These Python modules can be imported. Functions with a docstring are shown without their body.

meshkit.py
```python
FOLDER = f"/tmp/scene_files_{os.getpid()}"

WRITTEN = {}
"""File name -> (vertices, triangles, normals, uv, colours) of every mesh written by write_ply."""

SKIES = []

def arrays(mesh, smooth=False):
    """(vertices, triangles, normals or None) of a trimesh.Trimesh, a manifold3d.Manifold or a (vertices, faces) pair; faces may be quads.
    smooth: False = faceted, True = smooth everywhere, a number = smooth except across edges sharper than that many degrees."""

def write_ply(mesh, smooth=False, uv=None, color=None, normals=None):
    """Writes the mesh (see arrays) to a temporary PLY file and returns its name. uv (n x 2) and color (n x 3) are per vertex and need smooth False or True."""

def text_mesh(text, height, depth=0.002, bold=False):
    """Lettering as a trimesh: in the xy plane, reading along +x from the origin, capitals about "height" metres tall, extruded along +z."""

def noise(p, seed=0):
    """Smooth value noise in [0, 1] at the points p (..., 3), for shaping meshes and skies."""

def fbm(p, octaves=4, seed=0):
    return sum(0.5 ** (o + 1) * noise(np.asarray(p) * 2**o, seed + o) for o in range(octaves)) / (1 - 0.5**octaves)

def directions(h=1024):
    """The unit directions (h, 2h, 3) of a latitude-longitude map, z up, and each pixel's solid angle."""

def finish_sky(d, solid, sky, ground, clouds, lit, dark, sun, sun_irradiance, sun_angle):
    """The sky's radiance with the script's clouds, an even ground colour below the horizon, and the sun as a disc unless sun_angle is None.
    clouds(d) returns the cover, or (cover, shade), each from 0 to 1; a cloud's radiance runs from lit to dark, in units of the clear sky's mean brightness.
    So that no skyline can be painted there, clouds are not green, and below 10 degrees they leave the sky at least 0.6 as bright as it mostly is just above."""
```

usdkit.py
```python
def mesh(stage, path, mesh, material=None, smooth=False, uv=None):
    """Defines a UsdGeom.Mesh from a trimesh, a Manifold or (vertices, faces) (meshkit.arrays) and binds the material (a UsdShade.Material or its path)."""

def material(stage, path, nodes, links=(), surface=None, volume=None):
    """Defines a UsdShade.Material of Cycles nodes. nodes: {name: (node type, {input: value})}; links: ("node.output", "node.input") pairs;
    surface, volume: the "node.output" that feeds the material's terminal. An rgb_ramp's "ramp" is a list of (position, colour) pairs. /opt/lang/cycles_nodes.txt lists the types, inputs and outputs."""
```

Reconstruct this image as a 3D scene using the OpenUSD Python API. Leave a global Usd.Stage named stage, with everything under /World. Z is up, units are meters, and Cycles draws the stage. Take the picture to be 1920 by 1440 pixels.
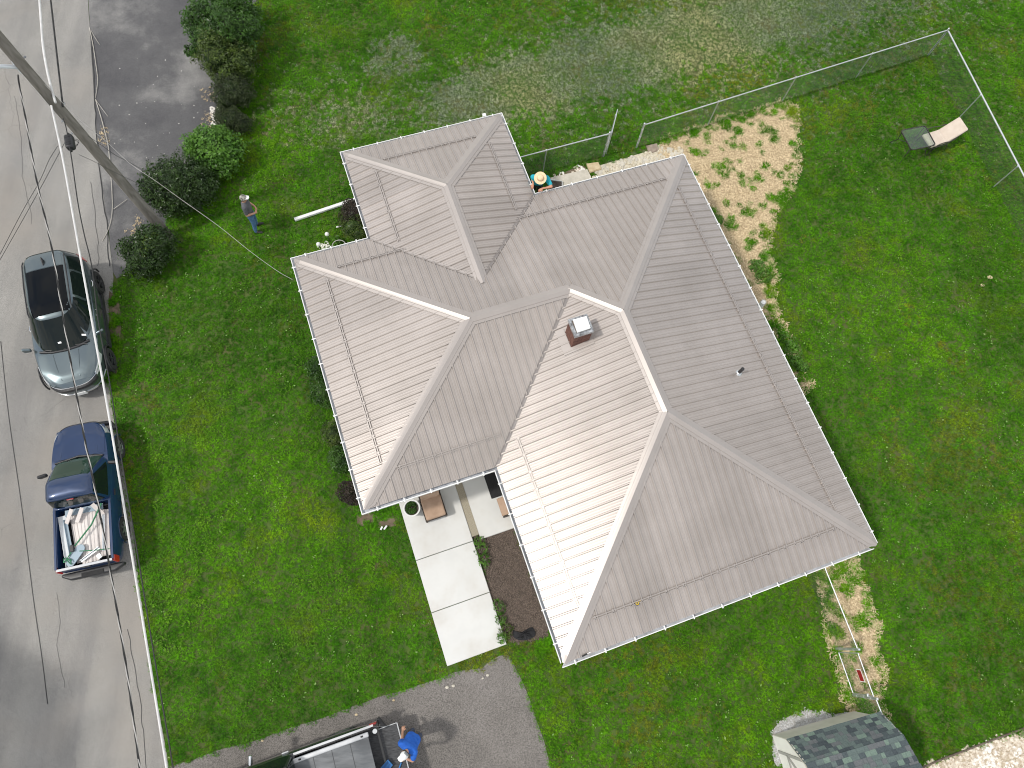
import math, numpy as np, trimesh, usdkit, meshkit, shapely
import manifold3d as m3
from shapely.geometry import Polygon, LineString, Point, MultiPolygon
from shapely.ops import unary_union
from pxr import Usd, UsdGeom, UsdLux, UsdShade, Gf, Sdf, Vt

stage = Usd.Stage.CreateInMemory()
UsdGeom.SetStageUpAxis(stage, 'Z'); UsdGeom.SetStageMetersPerUnit(stage, 1.0)
UsdGeom.Xform.Define(stage, '/World')
# ---------------------------------------------------------------- camera, sky, sun, exposure
CAM_H, NX, NY, FPX = 20.2, 878.0, 1188.5, 1330.3      # drone height, where straight down falls in the photo, focal length in pixels of 1920
EXPOSURE = 0.16
SKY, SUN, SUN_ANGLE = 0.145, 0.55, 4.0
SUN_EL = math.radians(55); SUN_AZ = (-0.955, -0.295)
dn = np.array([NX - 960, NY - 720, FPX]); dn /= np.linalg.norm(dn)
yb = np.array([0, -1.0, 0]); yb -= yb @ dn * dn; yb /= np.linalg.norm(yb)
RC = np.stack([np.cross(yb, -dn), yb, -dn], 1)          # world -> camera (right, down, forward)
cam = UsdGeom.Camera.Define(stage, '/World/camera')
cam.AddTransformOp().Set(Gf.Matrix4d(*RC[0], 0, *(-RC[1]), 0, *(-RC[2]), 0, 0, 0, CAM_H, 1))
cam.CreateHorizontalApertureAttr(36.0); cam.CreateVerticalApertureAttr(27.0)
cam.CreateFocalLengthAttr(36.0 * FPX / 1920); cam.CreateExposureAttr(EXPOSURE)
cam.CreateClippingRangeAttr(Gf.Vec2f(0.1, 5000))
sd = np.array([SUN_AZ[0] * math.cos(SUN_EL), SUN_AZ[1] * math.cos(SUN_EL), math.sin(SUN_EL)]); sd /= np.linalg.norm(sd)
skym = usdkit.material(stage, '/World/Looks/sky_look', {
    's': ('sky_texture', {'sky_type': 'single_scattering', 'sun_disc': False, 'sun_elevation': SUN_EL, 'sun_rotation': math.atan2(sd[0], sd[1]), 'altitude': 300.0}),
    'tc': ('texture_coordinate', {}), 'mp': ('mapping', {'scale': (1.0, 1.0, 2.2)}),
    'n': ('noise_texture', {'scale': 2.6, 'detail': 7.0, 'roughness': 0.58, 'distortion': 0.3}),
    'r': ('rgb_ramp', {'ramp': [(0.34, (0.1, 0.1, 0.1)), (0.54, (0.92, 0.92, 0.92))]}),
    'm': ('mix', {'color2': (7.4, 7.3, 7.1)}), 'b': ('background_shader', {'strength': SKY})},
    [('tc.generated', 'mp.vector'), ('mp.vector', 'n.vector'), ('n.fac', 'r.fac'), ('r.color', 'm.fac'), ('s.color', 'm.color1'), ('m.color', 'b.color')], surface='b.background')
dome = UsdLux.DomeLight.Define(stage, '/World/sky')
UsdShade.MaterialBindingAPI.Apply(dome.GetPrim()).Bind(skym)
dome.GetPrim().SetCustomDataByKey('kind', 'structure')
sun = UsdLux.DistantLight.Define(stage, '/World/sun')
sun.CreateIntensityAttr(SUN); sun.CreateNormalizeAttr(True); sun.CreateAngleAttr(SUN_ANGLE); sun.CreateColorAttr(Gf.Vec3f(1.0, 0.96, 0.90))
ax = np.cross([0, 0, 1.0], sd); ax /= np.linalg.norm(ax); ay = np.cross(sd, ax)
sun.AddTransformOp().Set(Gf.Matrix4d(*ax, 0, *ay, 0, *sd, 0, 0, 0, 30, 1))

# ---------------------------------------------------------------- helpers
rng = np.random.default_rng(7)
def ray(px, py): return RC.T @ np.array([px - 960, py - 720, FPX])
def G(px, py, z=0.0):
    """the point at height z that the photograph shows at this pixel (surveying the place from the photo)"""
    d = ray(px, py); t = (CAM_H - z) / (-d[2]); return np.array([d[0] * t, d[1] * t, z])
def G2(pts, z=0.0): return [tuple(G(x, y, z)[:2]) for x, y in pts]
COUNT = {}
def fresh(parent, name):
    k = (parent, name); n = COUNT.get(k, 0); COUNT[k] = n + 1
    return f'{parent}/{name}' if n == 0 else f'{parent}/{name}_{n:03d}'
GROUPS = dict(shrub='shrubs of the border and house corners', bush='bushes under the front wing eave', perennial='perennials in the garden beds', weed='weeds beside the roof edge', chain_link_fence='chain link fences of the yard', gate='chain link gates', service_drop='thin service wires from the pole', cable='overhead cables along the road', garden_light='white globe garden lights', metal_offcut='ribbed metal offcuts in the pickup bed', flashing='flashing pieces in the pickup bed', metal_scrap='sheet scraps in the pickup bed', stone='loose stones and clods', stepping_stone='stones behind the house', tie_strap='straps over the pickup load', pickup_truck='pickup trucks', person='people around the house')
def meta(prim, label=None, cat=None, group=None, kind=None):
    group = group or (GROUPS.get(str(prim.GetName()).rstrip('0123456789').rstrip('_')) if cat else None)
    for k, v in (('label', label), ('category', cat), ('group', group), ('kind', kind)):
        if v: prim.SetCustomDataByKey(k, v)
class MB:
    """collects simple solids into one mesh"""
    def __init__(s): s.v, s.f, s.n = [], [], 0
    def add(s, v, f):
        v = np.asarray(v, float); f = np.asarray(f, int)
        if f.ndim == 2 and f.shape[1] == 4: f = np.vstack([f[:, [0, 1, 2]], f[:, [0, 2, 3]]])
        s.v.append(v); s.f.append(f + s.n); s.n += len(v); return s
    def tm(s, m): return s.add(m.vertices, m.faces)
    def box(s, c, size, rz=0.0, ry=0.0, rx=0.0):
        m = trimesh.creation.box(size)
        T = trimesh.transformations.euler_matrix(rx, ry, rz); m.apply_transform(T); m.apply_translation(c); return s.tm(m)
    def tube(s, pts, r, n=6, cap=True):
        p = np.asarray(pts, float); t = np.gradient(p, axis=0) if len(p) > 2 else np.repeat([p[-1] - p[0]], len(p), 0)
        t /= np.linalg.norm(t, axis=1, keepdims=True) + 1e-12
        ref = np.where(np.abs(t[:, 2:]) < 0.95, [[0, 0, 1.0]], [[1.0, 0, 0]])
        a = np.cross(t, ref); a /= np.linalg.norm(a, axis=1, keepdims=True); b = np.cross(t, a)
        an = np.arange(n) * 2 * np.pi / n; rr = np.broadcast_to(r, (len(p),))[:, None, None]
        v = (p[:, None] + rr * (np.cos(an)[None, :, None] * a[:, None] + np.sin(an)[None, :, None] * b[:, None])).reshape(-1, 3)
        i, j = np.meshgrid(np.arange(len(p) - 1), np.arange(n), indexing='ij'); k = (j + 1) % n
        f = np.stack([i * n + j, i * n + k, (i + 1) * n + k, (i + 1) * n + j], -1).reshape(-1, 4)
        f = np.vstack([f[:, [0, 1, 2]], f[:, [0, 2, 3]]])
        if cap:
            e = (len(p) - 1) * n
            f = np.vstack([f, [[0, q + 1, q] for q in range(1, n - 1)], [[e, e + q, e + q + 1] for q in range(1, n - 1)]])
        return s.add(v, f)
    def quad(s, a, b, c, d): return s.add([a, b, c, d], [[0, 1, 2, 3]])
    def prism(s, poly, z0, z1):
        for g in getattr(poly, 'geoms', [poly]):
            if g.is_empty: continue
            m = trimesh.creation.extrude_polygon(g, z1 - z0, engine='earcut'); m.apply_translation([0, 0, z0]); s.tm(m)
        return s
    def sheet(s, poly, z):
        for g in getattr(poly, 'geoms', [poly]):
            if g.is_empty or g.geom_type != 'Polygon': continue
            v, f = trimesh.creation.triangulate_polygon(g, engine='earcut')
            s.add(np.c_[v, np.full(len(v), z)], f)
        return s
    def mesh(s): return np.vstack(s.v), np.vstack(s.f)
class Thing:
    def __init__(s, name, label=None, cat=None, loc=(0, 0, 0), rz=0.0, group=None, kind=None):
        s.path = fresh('/World', name); s.loc = np.array(loc, float); s.rz = rz
        x = UsdGeom.Xform.Define(stage, s.path); x.AddTranslateOp().Set(Gf.Vec3d(*map(float, loc)))
        if rz: x.AddRotateZOp().Set(math.degrees(rz))
        s.prim = x.GetPrim(); meta(s.prim, label, cat, group, kind)
    def part(s, name, mesh, mat, smooth=False, world=False, under=None, label=None, kind=None):
        if isinstance(mesh, MB): mesh = mesh.mesh()
        if world:
            v, f, _ = meshkit.arrays(mesh); c, sn = math.cos(-s.rz), math.sin(-s.rz); v = v - s.loc
            mesh = (np.c_[v[:, 0] * c - v[:, 1] * sn, v[:, 0] * sn + v[:, 1] * c, v[:, 2]], f)
        p = fresh(under or s.path, name)
        m = usdkit.mesh(stage, p, mesh, M[mat], smooth); meta(m.GetPrim(), label, kind=kind); return p
def solo(name, label, cat, mesh, mat, smooth=False, group=None, kind=None):
    if isinstance(mesh, MB): mesh = mesh.mesh()
    m = usdkit.mesh(stage, fresh('/World', name), mesh, M[mat], smooth); meta(m.GetPrim(), label, cat, group, kind); return m
def catmull(pts, n=8):
    p = np.asarray(pts, float); p = np.vstack([2 * p[0] - p[1], p, 2 * p[-1] - p[-2]]); out = []
    for i in range(1, len(p) - 2):
        for t in np.arange(n) / n:
            out.append(0.5 * (2 * p[i] + (p[i + 1] - p[i - 1]) * t + (2 * p[i - 1] - 5 * p[i] + 4 * p[i + 1] - p[i + 2]) * t * t + (3 * p[i] - p[i - 1] - 3 * p[i + 1] + p[i + 2]) * t ** 3))
    return np.array(out + [p[-2]])
def rough_poly(pts, amp=0.08, step=0.25, seed=0, keep=None):
    """a polygon on the ground whose outline wanders a little"""
    P = Polygon(pts).buffer(0); L = P.exterior.length; n = int(L / step)
    q = np.array([P.exterior.interpolate(i * L / n).coords[0] for i in range(n)])
    d = np.stack([meshkit.fbm(np.c_[q * 1.3, np.full(n, 3.1 + seed)], 3, seed), meshkit.fbm(np.c_[q * 1.3, np.full(n, 9.7 + seed)], 3, seed + 5)], 1) - 0.5
    return Polygon(q + d * 2 * amp).buffer(0)
def fb(xy, scale, seed, oct=3): return meshkit.fbm(np.c_[np.asarray(xy) * scale, np.full(len(xy), 0.37 + seed)], oct, seed)
# ---------------------------------------------------------------- materials
M = {}
def mat(name, c1, c2=None, scale=6.0, rough=0.6, metal=0.0, bump=0.0, bscale=40.0, coat=0.0, detail=4.0, lo=0.35, hi=0.65, spec=0.5, c3=None, s3=1.0, coords='position', bdist=0.01, stretch=(1, 1, 1), vary=0.0):
    nodes = {'p': ('principled_bsdf', {'roughness': rough, 'metallic': metal, 'coat_weight': coat, 'coat_roughness': 0.04, 'specular_ior_level': spec})}
    links = []
    nodes['g'] = ('geometry', {}) if coords == 'position' else ('texture_coordinate', {})
    src = 'g.position' if coords == 'position' else 'g.object'
    nodes['mp'] = ('mapping', {'scale': stretch}); links.append((src, 'mp.vector'))
    if c2 is None: nodes['p'][1]['base_color'] = c1
    else:
        nodes['n'] = ('noise_texture', {'scale': scale, 'detail': detail, 'roughness': 0.6})
        nodes['r'] = ('rgb_ramp', {'ramp': [(lo, c1), (hi, c2)]})
        links += [('mp.vector', 'n.vector'), ('n.fac', 'r.fac')]
        out = 'r.color'
        if c3 is not None:
            nodes['n3'] = ('noise_texture', {'scale': s3, 'detail': 5.0, 'roughness': 0.6}); nodes['r3'] = ('rgb_ramp', {'ramp': [(0.48, (0, 0, 0)), (0.68, (1, 1, 1))]})
            nodes['m3'] = ('mix', {'color2': c3}); links += [('mp.vector', 'n3.vector'), ('n3.fac', 'r3.fac'), ('r3.color', 'm3.fac'), (out, 'm3.color1')]; out = 'm3.color'
        if vary:
            nodes |= {'oi': ('object_info', {}), 'ov': ('rgb_ramp', {'ramp': [(0, (1 - vary,) * 3), (1, (1 + vary,) * 3)]}), 'vm': ('mix', {'mix_type': 'multiply', 'fac': 1.0}), 'sn': ('noise_texture', {'scale': 0.7, 'detail': 6.0, 'roughness': 0.65}), 'sr': ('rgb_ramp', {'ramp': [(0.35, (0.93, 0.925, 0.915)), (0.65, (1.05, 1.05, 1.05))]}), 'vs': ('mix', {'mix_type': 'multiply', 'fac': 1.0})}
            links += [('oi.random', 'ov.fac'), (out, 'vm.color1'), ('ov.color', 'vm.color2'), ('g.position', 'sn.vector'), ('sn.fac', 'sr.fac'), ('vm.color', 'vs.color1'), ('sr.color', 'vs.color2')]; out = 'vs.color'
        links.append((out, 'p.base_color'))
    if bump:
        nodes['bn'] = ('noise_texture', {'scale': bscale, 'detail': 3.0}); nodes['b'] = ('bump', {'strength': bump, 'distance': bdist})
        links += [('mp.vector', 'bn.vector'), ('bn.fac', 'b.height'), ('b.normal', 'p.normal')]
    M[name] = usdkit.material(stage, '/World/Looks/' + name, nodes, links, surface='p.BSDF')
def leafmat(name, dark, light, yellow=None, scale=2.0, rough=0.5, trans=0.3, ymask=(0.58, 0.75), fine=9.0, spec=0.4, wide=False):
    nodes = {'g': ('geometry', {}), 'n': ('noise_texture', {'scale': scale, 'detail': 4.0}), 'r': ('rgb_ramp', {'ramp': [(0.36, dark), (0.64, light)]}),
             'nf': ('noise_texture', {'scale': fine, 'detail': 2.0}), 'rf': ('rgb_ramp', {'ramp': [(0.35, (0.62, 0.62, 0.62)), (0.68, (1.35, 1.35, 1.35))]}),
             'mf': ('mix', {'mix_type': 'multiply', 'fac': 1.0}), 'isl': ('rgb_ramp', {'ramp': [(0.0, (0.7, 0.72, 0.7)), (0.85, (1.15, 1.12, 1.0)), (1.0, (1.7, 1.6, 1.3))]}), 'mi': ('mix', {'mix_type': 'multiply', 'fac': 1.0}),
             'p': ('principled_bsdf', {'roughness': rough, 'specular_ior_level': spec}), 't': ('translucent_bsdf', {}), 'mx': ('mix_closure', {'fac': trans})}
    if wide: nodes['isl'][1]['ramp'] = [(0.0, (.45, .47, .45)), (.45, (.9, .9, .9)), (.85, (1.3, 1.25, 1.1)), (.95, (2.0, 1.9, 1.6)), (1.0, (2.6, 2.4, 2.2))]; nodes['rf'][1]['ramp'] = [(0.33, (.5, .52, .5)), (.68, (1.5, 1.45, 1.4))]
    links = [('g.position', 'n.vector'), ('n.fac', 'r.fac'), ('g.position', 'nf.vector'), ('nf.fac', 'rf.fac'), ('rf.color', 'mf.color2'), ('g.random_per_island', 'isl.fac'), ('mf.color', 'mi.color1'), ('isl.color', 'mi.color2'),
             ('mi.color', 'p.base_color'), ('mi.color', 't.color'), ('p.BSDF', 'mx.closure1'), ('t.BSDF', 'mx.closure2')]
    if wide:
        nodes |= {'nl': ('noise_texture', {'scale': 0.16, 'detail': 3.0}), 'rl': ('rgb_ramp', {'ramp': [(0.36, (0.70, 0.76, 0.8)), (0.5, (1.0, 1.0, 1.0)), (0.64, (1.42, 1.22, 1.0))]}), 'ml': ('mix', {'mix_type': 'multiply', 'fac': 1.0})}
        links = [(a, 'ml.color1') if b == 'mi.color1' else (a, b) for a, b in links] + [('g.position', 'nl.vector'), ('nl.fac', 'rl.fac'), ('rl.color', 'ml.color2'), ('ml.color', 'mi.color1')]
    if yellow:
        nodes['ny'] = ('noise_texture', {'scale': 0.55, 'detail': 5.0, 'roughness': 0.62}); nodes['ry'] = ('rgb_ramp', {'ramp': [(ymask[0], (0, 0, 0)), (ymask[1], (1, 1, 1))]}); nodes['my'] = ('mix', {'color2': yellow})
        links += [('g.position', 'ny.vector'), ('ny.fac', 'ry.fac'), ('ry.color', 'my.fac'), ('r.color', 'my.color1'), ('my.color', 'mf.color1')]
    else: links.append(('r.color', 'mf.color1'))
    M[name] = usdkit.material(stage, '/World/Looks/' + name, nodes, links, surface='mx.closure')
def asphalt(name, base, light, dark, crack=None, crack_scale=1.2, speck=90.0, warm=None, spot=0.5, crack_w=0.012, streak=False):
    """worn paving: large stains, grain, and optional hairline cracks"""
    nodes = {'g': ('geometry', {}), 'n1': ('noise_texture', {'scale': 0.45, 'detail': 6.0, 'roughness': 0.62}), 'r1': ('rgb_ramp', {'ramp': [(0.33, dark), (0.5, base), (0.68, light)]}),
             'n2': ('noise_texture', {'scale': speck, 'detail': 3.0, 'roughness': 0.7}), 'r2': ('rgb_ramp', {'ramp': [(0.32, (1 - spot,) * 3), (0.5, (1, 1, 1)), (0.7, (1 + spot,) * 3)]}), 'm2': ('mix', {'mix_type': 'multiply', 'fac': 1.0}),
             'b': ('bump', {'strength': 0.35, 'distance': 0.006}), 'p': ('principled_bsdf', {'roughness': 0.88, 'specular_ior_level': 0.3})}
    links = [('g.position', 'n1.vector'), ('n1.fac', 'r1.fac'), ('g.position', 'n2.vector'), ('n2.fac', 'r2.fac'), ('r1.color', 'm2.color1'), ('r2.color', 'm2.color2'), ('n2.fac', 'b.height'), ('b.normal', 'p.normal')]
    out = 'm2.color'
    if streak:
        nodes |= {'ms': ('mapping', {'scale': (1.5, 0.06, 1.0), 'rotation': (0.0, 0.0, -0.2)}), 'ns': ('noise_texture', {'scale': 1.0, 'detail': 4.0}), 'rs': ('rgb_ramp', {'ramp': [(0.36, (0.86, 0.86, 0.87)), (0.64, (1.08, 1.075, 1.06))]}), 'mk': ('mix', {'mix_type': 'multiply', 'fac': 1.0})}
        links += [('g.position', 'ms.vector'), ('ms.vector', 'ns.vector'), ('ns.fac', 'rs.fac'), (out, 'mk.color1'), ('rs.color', 'mk.color2')]; out = 'mk.color'
    if warm:
        nodes['nw'] = ('noise_texture', {'scale': 0.28, 'detail': 5.0}); nodes['rw'] = ('rgb_ramp', {'ramp': [(0.48, (0, 0, 0)), (0.68, (0.8, 0.8, 0.8))]}); nodes['mw'] = ('mix', {'color2': warm})
        links += [('g.position', 'nw.vector'), ('nw.fac', 'rw.fac'), ('rw.color', 'mw.fac'), (out, 'mw.color1')]; out = 'mw.color'
    if crack:
        nodes |= {'dn': ('noise_texture', {'scale': 2.2, 'detail': 4.0}), 'dm': ('mix_vector', {'fac': 0.22}), 'v': ('voronoi_texture', {'feature': 'distance_to_edge', 'scale': crack_scale}),
                  'rc': ('rgb_ramp', {'ramp': [(0.0, (1, 1, 1)), (crack_w, (0, 0, 0))]}), 'nm': ('noise_texture', {'scale': 0.35, 'detail': 3.0}), 'rm': ('rgb_ramp', {'ramp': [(0.52, (0, 0, 0)), (0.62, (0.6, 0.6, 0.6))]}),
                  'mm': ('mix', {'mix_type': 'multiply', 'fac': 1.0}), 'mc': ('mix', {'color2': crack})}
        links += [('g.position', 'dn.vector'), ('g.position', 'dm.a'), ('dn.color', 'dm.b'), ('dm.result', 'v.vector'), ('v.distance', 'rc.fac'), ('g.position', 'nm.vector'), ('nm.fac', 'rm.fac'),
                  ('rc.color', 'mm.color1'), ('rm.color', 'mm.color2'), ('mm.color', 'mc.fac'), (out, 'mc.color1')]; out = 'mc.color'
    links.append((out, 'p.base_color'))
    M[name] = usdkit.material(stage, '/World/Looks/' + name, nodes, links, surface='p.BSDF')
def pane(name, tint, gloss=0.02, mixmin=None):
    M[name] = usdkit.material(stage, '/World/Looks/' + name, {'f': ('fresnel', {'IOR': 1.5}), 't': ('transparent_bsdf', {'color': tint}), 'g': ('glossy_bsdf', {'color': (1, 1, 1), 'roughness': gloss}), 'm': ('mix_closure', {})},
                              [('f.fac', 'm.fac'), ('t.BSDF', 'm.closure1'), ('g.BSDF', 'm.closure2')], surface='m.closure')
leafmat('grass_lush', (0.110, 0.41, 0.007), (0.26, 0.74, 0.016), (0.46, 0.70, 0.024), scale=1.6, trans=0.4, ymask=(0.53, 0.72), fine=16.0, spec=0.12, wide=True)
leafmat('grass_pale', (0.15, 0.46, 0.010), (0.27, 0.62, 0.025), (0.34, 0.42, 0.06), scale=2.4, trans=0.4, fine=18.0, spec=0.15, wide=True)
leafmat('grass_yellow', (0.28, 0.42, 0.018), (0.46, 0.56, 0.06), scale=2.4, trans=0.4, fine=16.0, spec=0.12, wide=True)
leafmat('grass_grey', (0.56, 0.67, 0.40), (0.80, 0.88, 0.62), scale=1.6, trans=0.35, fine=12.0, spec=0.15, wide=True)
leafmat('leaf_dark', (0.024, 0.054, 0.012), (0.052, 0.10, 0.02), scale=3.0, rough=0.35, trans=0.15, fine=6.0, spec=0.35)
leafmat('leaf_dull', (0.034, 0.05, 0.02), (0.07, 0.095, 0.032), scale=4.0, rough=0.5, trans=0.15, fine=8.0, spec=0.3)
leafmat('leaf_olive', (0.05, 0.088, 0.014), (0.11, 0.165, 0.025), scale=3.0, rough=0.45, trans=0.2, fine=6.0)
leafmat('leaf_mid', (0.034, 0.095, 0.011), (0.075, 0.175, 0.02), scale=3.0, rough=0.38, trans=0.2, fine=5.0)
leafmat('leaf_bright', (0.085, 0.22, 0.022), (0.17, 0.36, 0.045), scale=3.0, rough=0.4, trans=0.25, fine=7.0)
leafmat('leaf_lime', (0.14, 0.24, 0.03), (0.24, 0.34, 0.05), scale=3.0, rough=0.4, trans=0.3, fine=7.0)
leafmat('leaf_red', (0.03, 0.022, 0.016), (0.065, 0.042, 0.03), scale=3.0, rough=0.45, trans=0.15, fine=7.0)
mat('soil_green', (0.032, 0.075, 0.008), (0.07, 0.115, 0.016), 3.0, 0.95, c3=(0.08, 0.085, 0.025), s3=0.9, bump=0.4)
mat('dirt', (0.10, 0.075, 0.05), (0.19, 0.145, 0.10), 5.0, 0.95, bump=0.5)
mat('straw_ground', (0.40, 0.31, 0.18), (0.56, 0.45, 0.28), 9.0, 0.95, bump=0.5, c3=(0.27, 0.20, 0.115), s3=3.2)
mat('straw', (0.34, 0.25, 0.14), (0.72, 0.59, 0.38), 22.0, 0.85)
mat('mulch_ground', (0.06, 0.047, 0.038), (0.11, 0.085, 0.068), 6.0, 0.95, bump=0.6)
mat('mulch_chip', (0.07, 0.052, 0.042), (0.20, 0.155, 0.125), 40.0, 0.9)
mat('gravel_stone', (0.36, 0.36, 0.36), (0.60, 0.60, 0.60), 30.0, 0.9)
mat('river_stone', (0.42, 0.34, 0.25), (0.72, 0.66, 0.56), 14.0, 0.85)
mat('white_stone', (0.62, 0.58, 0.52), (0.82, 0.80, 0.76), 20.0, 0.85)
mat('gravel_bed', (0.28, 0.27, 0.25), (0.42, 0.41, 0.39), 30.0, 0.95, bump=0.6)
mat('pale_bed', (0.36, 0.29, 0.20), (0.52, 0.45, 0.34), 18.0, 0.95, bump=0.6)
asphalt('road_look', (0.245, 0.238, 0.224), (0.27, 0.261, 0.246), (0.212, 0.206, 0.195), crack=(0.09, 0.085, 0.075), crack_scale=1.1, speck=60.0, warm=(0.275, 0.25, 0.22), spot=0.40, crack_w=0.008, streak=True)
asphalt('dark_drive_look', (0.104, 0.103, 0.105), (0.225, 0.22, 0.212), (0.076, 0.075, 0.079), speck=45.0, warm=None, spot=0.3)
asphalt('drive_look', (0.168, 0.155, 0.142), (0.195, 0.18, 0.168), (0.13, 0.12, 0.11), speck=38.0, spot=0.55)
mat('concrete', (0.60, 0.60, 0.58), (0.64, 0.64, 0.62), 2.2, 0.85, bump=0.15, bscale=120, c3=(0.545, 0.53, 0.495), s3=1.1)
mat('concrete_old', (0.44, 0.41, 0.34), (0.56, 0.52, 0.44), 4.0, 0.9, bump=0.3, bscale=90)
mat('aggregate', (0.26, 0.23, 0.17), (0.40, 0.36, 0.28), 55.0, 0.95, bump=0.5, bscale=80)
mat('flagstone', (0.24, 0.19, 0.15), (0.34, 0.28, 0.22), 7.0, 0.9, bump=0.4)
mat('sandstone', (0.44, 0.34, 0.20), (0.56, 0.46, 0.30), 7.0, 0.9, bump=0.4)
mat('stone_path', (0.42, 0.37, 0.27), (0.62, 0.57, 0.46), 12.0, 0.95, bump=0.8, bscale=26)
mat('roof_metal', (0.370, 0.332, 0.304), (0.396, 0.356, 0.328), 1.3, 0.37, metal=0.40, spec=1.0, vary=0.07, bump=0.06, bscale=5.0)
mat('roof_trim', (0.352, 0.316, 0.290), (0.378, 0.34, 0.313), 1.3, 0.38, metal=0.38, spec=1.0)
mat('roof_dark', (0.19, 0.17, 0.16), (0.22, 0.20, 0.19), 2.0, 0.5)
mat('gutter_white', (0.76, 0.76, 0.75), (0.82, 0.82, 0.81), 4.0, 0.35)
mat('gutter_inside', (0.42, 0.44, 0.48), (0.55, 0.57, 0.60), 3.0, 0.45, c3=(0.22, 0.22, 0.22), s3=2.0)  # bluish grey holds both dirt and the shade inside the trough
mat('siding', (0.62, 0.60, 0.56), (0.68, 0.66, 0.62), 2.0, 0.6)
mat('brick_a', (0.125, 0.058, 0.043), (0.19, 0.088, 0.064), 12.0, 0.9, bump=0.3)
mat('brick_b', (0.10, 0.045, 0.035), (0.155, 0.07, 0.052), 12.0, 0.9, bump=0.3)
mat('mortar', (0.22, 0.17, 0.14), (0.30, 0.24, 0.20), 20.0, 0.95)
mat('galvanised', (0.50, 0.52, 0.53), (0.62, 0.64, 0.65), 14.0, 0.38, metal=0.75)
mat('galvanised_wire', (0.09, 0.10, 0.09), (0.14, 0.15, 0.14), 14.0, 0.5, metal=0.3)
mat('weathered_metal', (0.12, 0.12, 0.125), (0.5, 0.52, 0.54), 9.0, 0.4, metal=0.6)
mat('pole_wood', (0.10, 0.09, 0.075), (0.19, 0.175, 0.155), 3.0, 0.85, bump=0.4, bscale=20, stretch=(3, 3, 0.35))
mat('black_plastic', (0.012, 0.012, 0.013), (0.022, 0.022, 0.024), 8.0, 0.4)
mat('rubber', (0.014, 0.014, 0.014), (0.024, 0.024, 0.024), 20.0, 0.8)
mat('black_cloth', (0.012, 0.012, 0.014), (0.022, 0.022, 0.024), 8.0, 0.85)
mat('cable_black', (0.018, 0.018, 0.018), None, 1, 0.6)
mat('cable_white', (0.54, 0.53, 0.52), (0.66, 0.65, 0.64), 5.0, 0.5)
mat('cable_grey', (0.36, 0.35, 0.33), (0.48, 0.46, 0.44), 5.0, 0.6)
mat('twig', (0.36, 0.33, 0.28), (0.52, 0.49, 0.44), 8.0, 0.8)
mat('white_plastic', (0.74, 0.74, 0.73), (0.80, 0.80, 0.79), 5.0, 0.4)
mat('lamp_metal', (0.60, 0.63, 0.66), None, 1, 0.35, metal=0.3)
mat('suv_paint', (0.115, 0.145, 0.155), None, 1, 0.24, metal=0.85, coat=0.8)
mat('blue_paint', (0.004, 0.020, 0.066), (0.005, 0.023, 0.074), 2.0, 0.34, metal=0.35, coat=0.9)
mat('black_paint', (0.012, 0.013, 0.016), None, 1, 0.3, metal=0.2, coat=1.0)
mat('car_glass', (0.004, 0.007, 0.006), None, 1, 0.03, spec=0.3)
mat('car_glass_green', (0.010, 0.028, 0.018), None, 1, 0.04, spec=0.6)
mat('chrome', (0.72, 0.73, 0.74), None, 1, 0.12, metal=1.0)
mat('rim_metal', (0.30, 0.31, 0.32), None, 1, 0.3, metal=0.9)
mat('rim_dark', (0.05, 0.05, 0.055), None, 1, 0.35, metal=0.7)
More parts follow.
